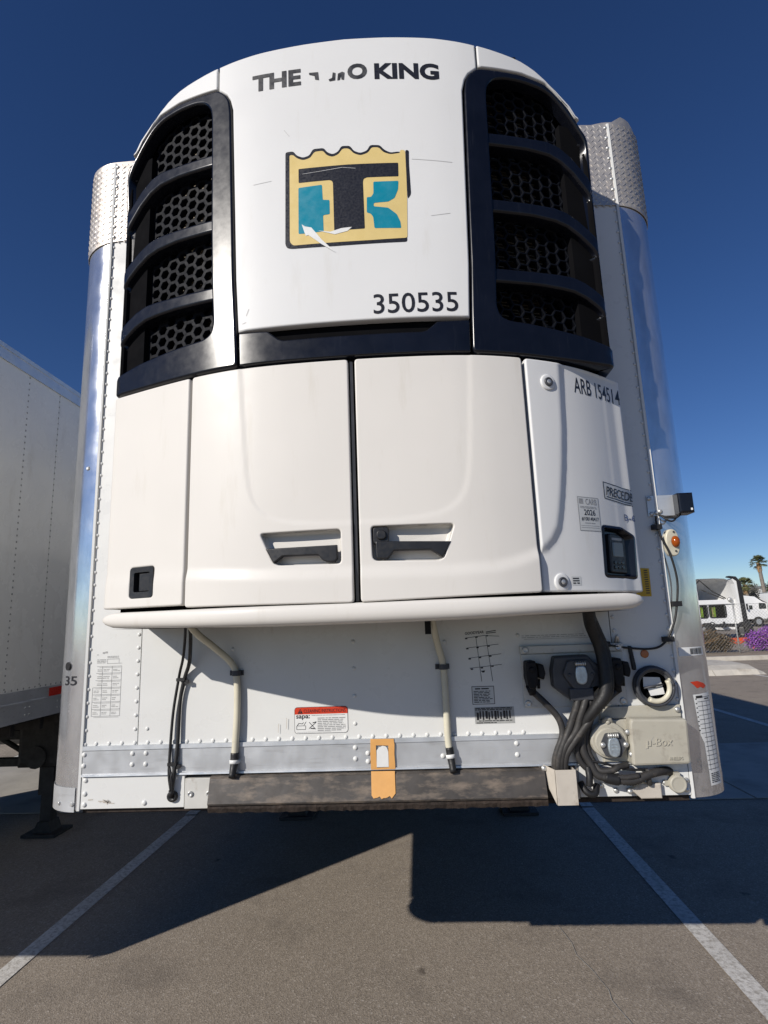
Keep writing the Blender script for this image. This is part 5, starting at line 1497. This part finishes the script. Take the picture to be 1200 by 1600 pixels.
# white day cab seen from behind, beyond the fence
m_, nt_x, b_x, g_x = new_mat('clear_glass')
b_x.inputs['Base Color'].default_value = (.75, .85, .80, 1); b_x.inputs['Roughness'].default_value = .02
b_x.inputs['Transmission Weight'].default_value = 1.0; b_x.inputs['IOR'].default_value = 1.12
MAT['clear_glass'] = m_x = m_
cab = thing('lorry_cab', 'white day cab lorry seen from behind above the dry hedge with a hollow roof deflector', 'lorry', (19, 37.5, 0))
def panel_holes(name, x0, x1, z0, z1, holes, y, th, mat, parent):
    return wrap(name, lambda x, z, o=0.0: (x, y-o, z), [(x0, z0), (x1, z0), (x1, z1), (x0, z1)], mat, parent, thick=th, r=.02, holes=holes, grid=.5)
w1 = rrect(18.68, 19.68, 1.33, 2.10, .12); w2 = rrect(17.75, 18.55, 1.33, 2.10, .12)
panel_holes('rear_wall', 17.45, 20.28, .55, 2.44, [w1, w2], 36.0, .10, 'far_white', cab)
for w in (w1, w2):
    fr = wrap('window_frame', lambda x, z, o=0.0: (x, 35.985-o, z), inset(w, -.05), 'far_dark', cab, thick=.03, r=.008, holes=[inset(w, .02)], grid=.5)
    wrap('pane', lambda x, z, o=0.0: (x, 36.02-o, z), inset(w, .01), 'clear_glass', fr, thick=.012, r=.003, grid=.5)
put('roof_header', MB().box(17.45, 20.28, 35.9, 36.05, 2.16, 2.42), 'far_white', cab)
mb = MB(); mb.box(17.50, 20.23, 37.9, 38.0, .6, 2.4); mb.box(17.48, 17.54, 36.1, 38, .6, 2.4); mb.box(20.2, 20.26, 36.1, 38, .6, 2.4); mb.box(17.5, 20.23, 36.11, 38, .55, .62); put('cabin_lining', mb, 'far_dark', cab)
put('cab_roof', MB().box(17.45, 20.28, 36.05, 38.2, 2.38, 2.44), 'far_white', cab)
mb = MB(); mb.box(17.5, 20.2, 38.2, 40.4, .7, 1.75); mb.box(17.7, 18.2, 36.4, 40.5, .45, .75); mb.box(19.5, 20.0, 36.4, 40.5, .45, .75); put('bonnet', mb, 'far_white', cab)
for x, m, w in ((18.74, 'vest_green', .12), (18.92, 'decal_yellow', .10), (19.02, 'vest_green', .14), (17.82, 'vest_red', .16), (18.1, 'stripe_orange', .10), (18.24, 'vest_green', .14)):
    put('hanging_vest', MB().box(x, x+w, 36.25, 36.31, 1.35, 2.0), m, cab)
put('driver_seat', MB().bbox(19.15, 19.6, 36.9, 37.1, .9, 1.8, .06), 'far_dark', cab)
# deflector: curved shell, open towards the viewer
mb = MB(); rings = []
prof = [(17.40, 2.44), (17.40, 3.30), (17.50, 3.60), (17.75, 3.74), (18.2, 3.80), (19.2, 3.80), (19.85, 3.76), (20.10, 3.66), (20.22, 3.40), (20.28, 2.44)]
for y, k in ((36.0, 1.0), (37.0, .98), (38.0, .78), (38.8, .40), (39.1, .05)):
    rings.append([(18.85+(x-18.85)*(.6+.4*k), y, 2.44+(z-2.44)*k) for x, z in prof])
mb.ring_strip(rings, closed=False, caps=False); put('roof_deflector', mb, 'far_white', cab)
mb = MB(); mb.tube([(18.35, 36.1, 3.72), (19.2, 36.4, 3.0), (19.85, 36.1, 2.5)], .035, 6, 1); mb.tube([(18.6, 36.5, 3.1), (19.8, 36.2, 2.46)], .03, 6, 1); mb.tube([(18.35, 36.1, 3.72), (17.7, 36.3, 3.0)], .035, 6, 1)
put('deflector_strut', mb, 'far_dark', cab)
mb = MB(); mb.prism_y([(20.28, .35), (20.42, .35), (20.36, 3.55), (20.15, 3.72), (20.10, 3.66), (20.22, 3.40), (20.28, 2.44)], 35.55, 36.2); put('side_fairing', mb, 'far_white', cab)
mb = MB(); mb.prism_y([(20.43, .35), (20.72, .35), (20.60, 3.50), (20.35, 3.84), (19.95, 3.90), (19.9, 3.82), (20.2, 3.75), (20.37, 3.55)], 35.5, 35.9); put('side_extender', mb, 'far_dark', cab)
mb = MB(); mb.disc_y(19.95, 2.42, 35.9, [(.14, 0), (.14, -.12), (.10, -.16)], 14); put('work_lamp', mb, 'zinc', cab)
mb = MB(); mb.tube([(18.3, 35.95, .75), (18.6, 35.75, 1.05), (19.0, 35.9, .8)], .03, 6, 4); mb.disc_y(19.4, 1.0, 35.9, [(.07, 0), (.07, -.05)], 12); put('air_coupling', mb, 'far_dark', cab)
def wheel(parent, x, y, r, w, axis='x'):
    mb = MB(); k = 20; W2 = w/2
    def ring(rr, d):
        return [((x+d, y+rr*math.cos(2*math.pi*j/k), r+rr*math.sin(2*math.pi*j/k)) if axis == 'x' else (x+rr*math.cos(2*math.pi*j/k), y+d, r+rr*math.sin(2*math.pi*j/k))) for j in range(k)]
    mb.ring_strip([ring(.56*r, -W2*.8), ring(.9*r, -W2), ring(r, -W2*.7), ring(r, W2*.7), ring(.9*r, W2), ring(.56*r, W2*.8)]); t = put('wheel', mb, 'tyre', parent)
    mb = MB(); mb.ring_strip([ring(.55*r, -W2*.82), ring(.35*r, -W2*.5), ring(.35*r, W2*.5), ring(.55*r, W2*.82)]); put('rim', mb, 'zinc', t)
for x in (17.75, 19.95): wheel(cab, x, 40.0, .52, .32); wheel(cab, x, 34.6, .52, .5)
mb = MB(); mb.box(18.3, 18.5, 33.8, 38, .75, .95); mb.box(19.2, 19.4, 33.8, 38, .75, .95); put('chassis_rail', mb, 'far_dark', cab)

# row of parked lorries far behind
def tractor(x, y, label, stripe):
    t = thing('parked_lorry', label, 'lorry', (x, y, 0), 'white lorries parked in the far row')
    side = [(0, .75), (2.35, .75), (2.35, 2.35), (1.9, 2.5), (1.2, 3.05), (.1, 3.2), (0, 3.1)]
    bonnet = [(2.36, .75), (4.5, .75), (4.6, .9), (4.5, 1.45), (4.2, 1.62), (2.36, 1.78)]
    put('cab_body', MB().prism_y([(x+a, b) for a, b in side], y, y+2.4, .05), 'far_white', t)
    put('bonnet', MB().prism_y([(x+a, b) for a, b in bonnet], y+.1, y+2.3, .05), 'far_white', t)
    put('side_window', MB().prism_y(round_poly([(x+1.45, 1.75), (x+2.2, 1.75), (x+2.2, 2.3), (x+1.5, 2.4)], .08, 3), y-.02, y+.04), 'far_glass', t)
    put('sleeper_window', MB().prism_y(round_poly([(x+.45, 1.7), (x+.8, 1.7), (x+.8, 2.15), (x+.45, 2.15)], .08, 3), y-.02, y+.04), 'far_glass', t)
    put('windscreen', MB().prism_y([(x+2.352, 1.80), (x+2.40, 1.80), (x+2.40, 2.25), (x+2.352, 2.3)], y+.2, y+2.2), 'far_glass', t)
    put('roof_stripe', MB().prism_y([(x+1.2, 3.03), (x+1.9, 2.49), (x+2.34, 2.345), (x+2.34, 2.40), (x+1.95, 2.62), (x+1.25, 3.1)], y+.05, y+2.35), stripe, t)
    put('chassis_rail', MB().box(x-3.4, x+4.4, y+.8, y+1.6, .55, .85), 'far_dark', t)
    put('fuel_tank', MB().cyl((x+.4, y+.3, .6), (x+2.2, y+.3, .6), .3, 12), 'zinc', t)
    put('mirror', MB().box(x+2.5, x+2.6, y-.25, y-.1, 1.7, 2.3), 'far_dark', t)
    for wx in (3.6, -1.2, -2.5): wheel(t, x+wx, y+.15, .5, .3, 'y')
tractor(30.6, 58.5, 'white sleeper lorry with a dark red roof edge nearest the fence post', 'maroon')
tractor(34.6, 61.5, 'white sleeper lorry with a dark roof edge parked behind the red edged one', 'far_dark')
def box_trailer(x, y, L, h, label):
    t = thing('parked_trailer', label, 'trailer', (x+L/2, y, 0), 'white trailers parked in the far row')
    put('box_body', MB().bbox(x, x+L, y, y+2.6, 1.15, h, .03), 'far_white', t)
    put('bottom_rail', MB().box(x, x+L, y-.02, y+2.62, 1.0, 1.148), 'rail_alu', t)
    put('top_rail', MB().box(x-.01, x+L+.01, y-.02, y+2.62, h+.002, h+.08), 'zinc', t)
    for wx in (L-1.2, L-2.5): wheel(t, x+wx, y+.2, .5, .3, 'y')
    put('landing_leg', MB().box(x+1.9, x+2.05, y+.3, y+.45, .02, 1.0), 'far_dark', t)
box_trailer(37.0, 60.0, 9.5, 3.35, 'white box trailer standing right of the parked lorries')
box_trailer(47.2, 59.0, 12, 3.6, 'white box trailer outermost on the right of the far row')
put_b = thing('warehouse', 'low white warehouse behind the palm trees at the right edge', 'building', (64, 84, 0))
put('wall', MB().box(54.6, 76, 80, 100, 0, 5.0), 'far_white', put_b); put('roof', MB().box(54.4, 76.2, 79.8, 100, 5.002, 5.3), 'zinc', put_b)
for k in range(4): put('loading_door', MB().box(56+4.4*k, 59+4.4*k, 79.93, 80.0, .6, 3.8), 'rail_alu', put_b)

# palms and trees
def palm(x, y, h, rc, label, seed, skirt=True):
    t = thing('palm_tree', label, 'palm tree', (x, y, 0), 'fan palms beyond the lorry row')
    rr = random.Random(seed); mb = MB()
    mb.tube([(x+.3, y, 0), (x+.22, y, h*.4), (x+.05, y, h*.8), (x, y, h)], .24, 9, 6, lambda q, i: 1.15-.35*q); put('trunk', mb, 'trunk_grey', t)
    V = []; F = []; V2 = []; F2 = []
    for i in range(46):
        az = rr.uniform(0, 2*math.pi); el = rr.uniform(-.75, 1.25)
        d = Vector((math.cos(az)*math.cos(el), math.sin(az)*math.cos(el), math.sin(el)))
        L = rc*rr.uniform(.45, .62); stem = Vector((x, y, h)) + d*L
        side = d.cross(Vector((0, 0, 1))); side = side.normalized() if side.length > .1 else Vector((1, 0, 0))
        upv = side.cross(d).normalized()
        n = 11
        for k in range(n):
            a = math.radians(-75 + 150*k/(n-1))
            dd = (d*math.cos(a) + side*math.sin(a)).normalized(); wd = (side*math.cos(a) - d*math.sin(a))*rc*.035
            tip = stem + dd*rc*rr.uniform(.42, .58) - Vector((0, 0, 1))*rc*.12
            mid = stem + dd*rc*.28 + upv*rc*.02; b0 = len(V)
            V += [stem, mid-wd, tip, mid+wd]; F.append((b0, b0+1, b0+2, b0+3))
        b0 = len(V); w = side*.015
        V += [Vector((x, y, h))-w, stem-w, stem+w, Vector((x, y, h))+w]; F.append((b0, b0+1, b0+2, b0+3))
    link_mesh('crown', [tuple(v) for v in V], F, False, 'leaf_palm', t, 'stuff')
    if skirt:
        for i in range(150):
            az = rr.uniform(0, 2*math.pi); r0 = rr.uniform(.12, .40); zt_ = h - rr.uniform(0, .25)
            p = Vector((x+math.cos(az)*r0*rc*.55, y+math.sin(az)*r0*rc*.55, zt_)); q = Vector((x+math.cos(az)*r0*rc*.75, y+math.sin(az)*r0*rc*.75, zt_-rc*rr.uniform(.4, 1.0)))
            w = Vector((-math.sin(az), math.cos(az), 0))*.05; b0 = len(V2); V2 += [tuple(p-w), tuple(q-w*.4), tuple(q+w*.4), tuple(p+w)]; F2.append((b0, b0+1, b0+2, b0+3))
        link_mesh('dead_fronds', V2, F2, False, 'palm_thatch', t, 'stuff')
palm(44.45, 75, 7.6, 1.15, 'tallest fan palm with a bare grey trunk standing against the sky', 2)
palm(42.9, 76, 4.9, 1.15, 'short fan palm with a shaggy brown skirt left of the tallest palm', 4)
palm(40.3, 77, 4.7, 1.1, 'fan palm showing just right of the white day cab', 6)
palm(50.5, 78, 6.4, 1.2, 'fan palm near the warehouse at the right edge', 8)
def tree(name, label, x, y, h, w, leaf, n, size, seed):
    t = thing(name, label, 'tree', (x, y, 0), 'trees behind the far lorries')
    rr = random.Random(seed)
    blobs = [(x+rr.uniform(-.6, .6)*w, y+rr.uniform(-.5, .5)*w, h*rr.uniform(.5, .82), w*rr.uniform(.3, .5), w*.4, h*rr.uniform(.14, .24)) for _ in range(9)]
    mb = MB(); mb.tube([(x, y, 0), (x+.05, y, h*.3), (x-.05, y, h*.55)], .16, 8, 4, lambda q, i: 1-.5*q); put('trunk', mb, 'trunk_grey', t)
    twigs('branches', (x, y, h*.35), [(b[0], b[1], b[2]+b[5]*.6) for b in blobs], .06, 'trunk_grey', t)
    leaves('crown', blobs, n, size, leaf, t, seed=seed)
tree('brown_tree', 'bushy brown leaved tree between the day cab and the short palm', 41.9, 80, 5.6, 2.7, 'leaf_brown', 5200, .10, 11)
tree('green_tree', 'dark green tree behind the day cab roof', 39.2, 82, 5.4, 2.0, 'leaf_green', 3200, .10, 12)
tree('grey_tree', 'thin grey tree left of the tallest palm trunk', 45.2, 80, 5.6, 2.2, 'leaf_grey', 3600, .09, 13)
tree('green_tree', 'round green tree in front of the warehouse', 48.4, 78, 5.9, 2.0, 'leaf_green', 3600, .10, 14)
tree('brown_tree', 'low brown tree behind the second parked lorry', 46.4, 84, 4.4, 2.0, 'leaf_brown', 2400, .10, 15)
tree('green_tree', 'wide green tree half hidden behind the near trailer', 35.5, 84, 5.6, 2.6, 'leaf_green', 3600, .11, 16)
rr_t = random.Random(21)
blobs_t = [(x + rr_t.uniform(-1.5, 1.5), 98 + rr_t.uniform(-4, 4), 2.6 + rr_t.uniform(0, 1.2), rr_t.uniform(2.2, 3.6), 2.5, rr_t.uniform(2.0, 3.2)) for x in range(-70, 130, 4)]
ft = leaves('distant_trees', blobs_t, 15000, .34, 'leaf_green', None, seed=33)
tag(ft, 'low dark line of distant trees along the horizon behind the lorries', 'trees')
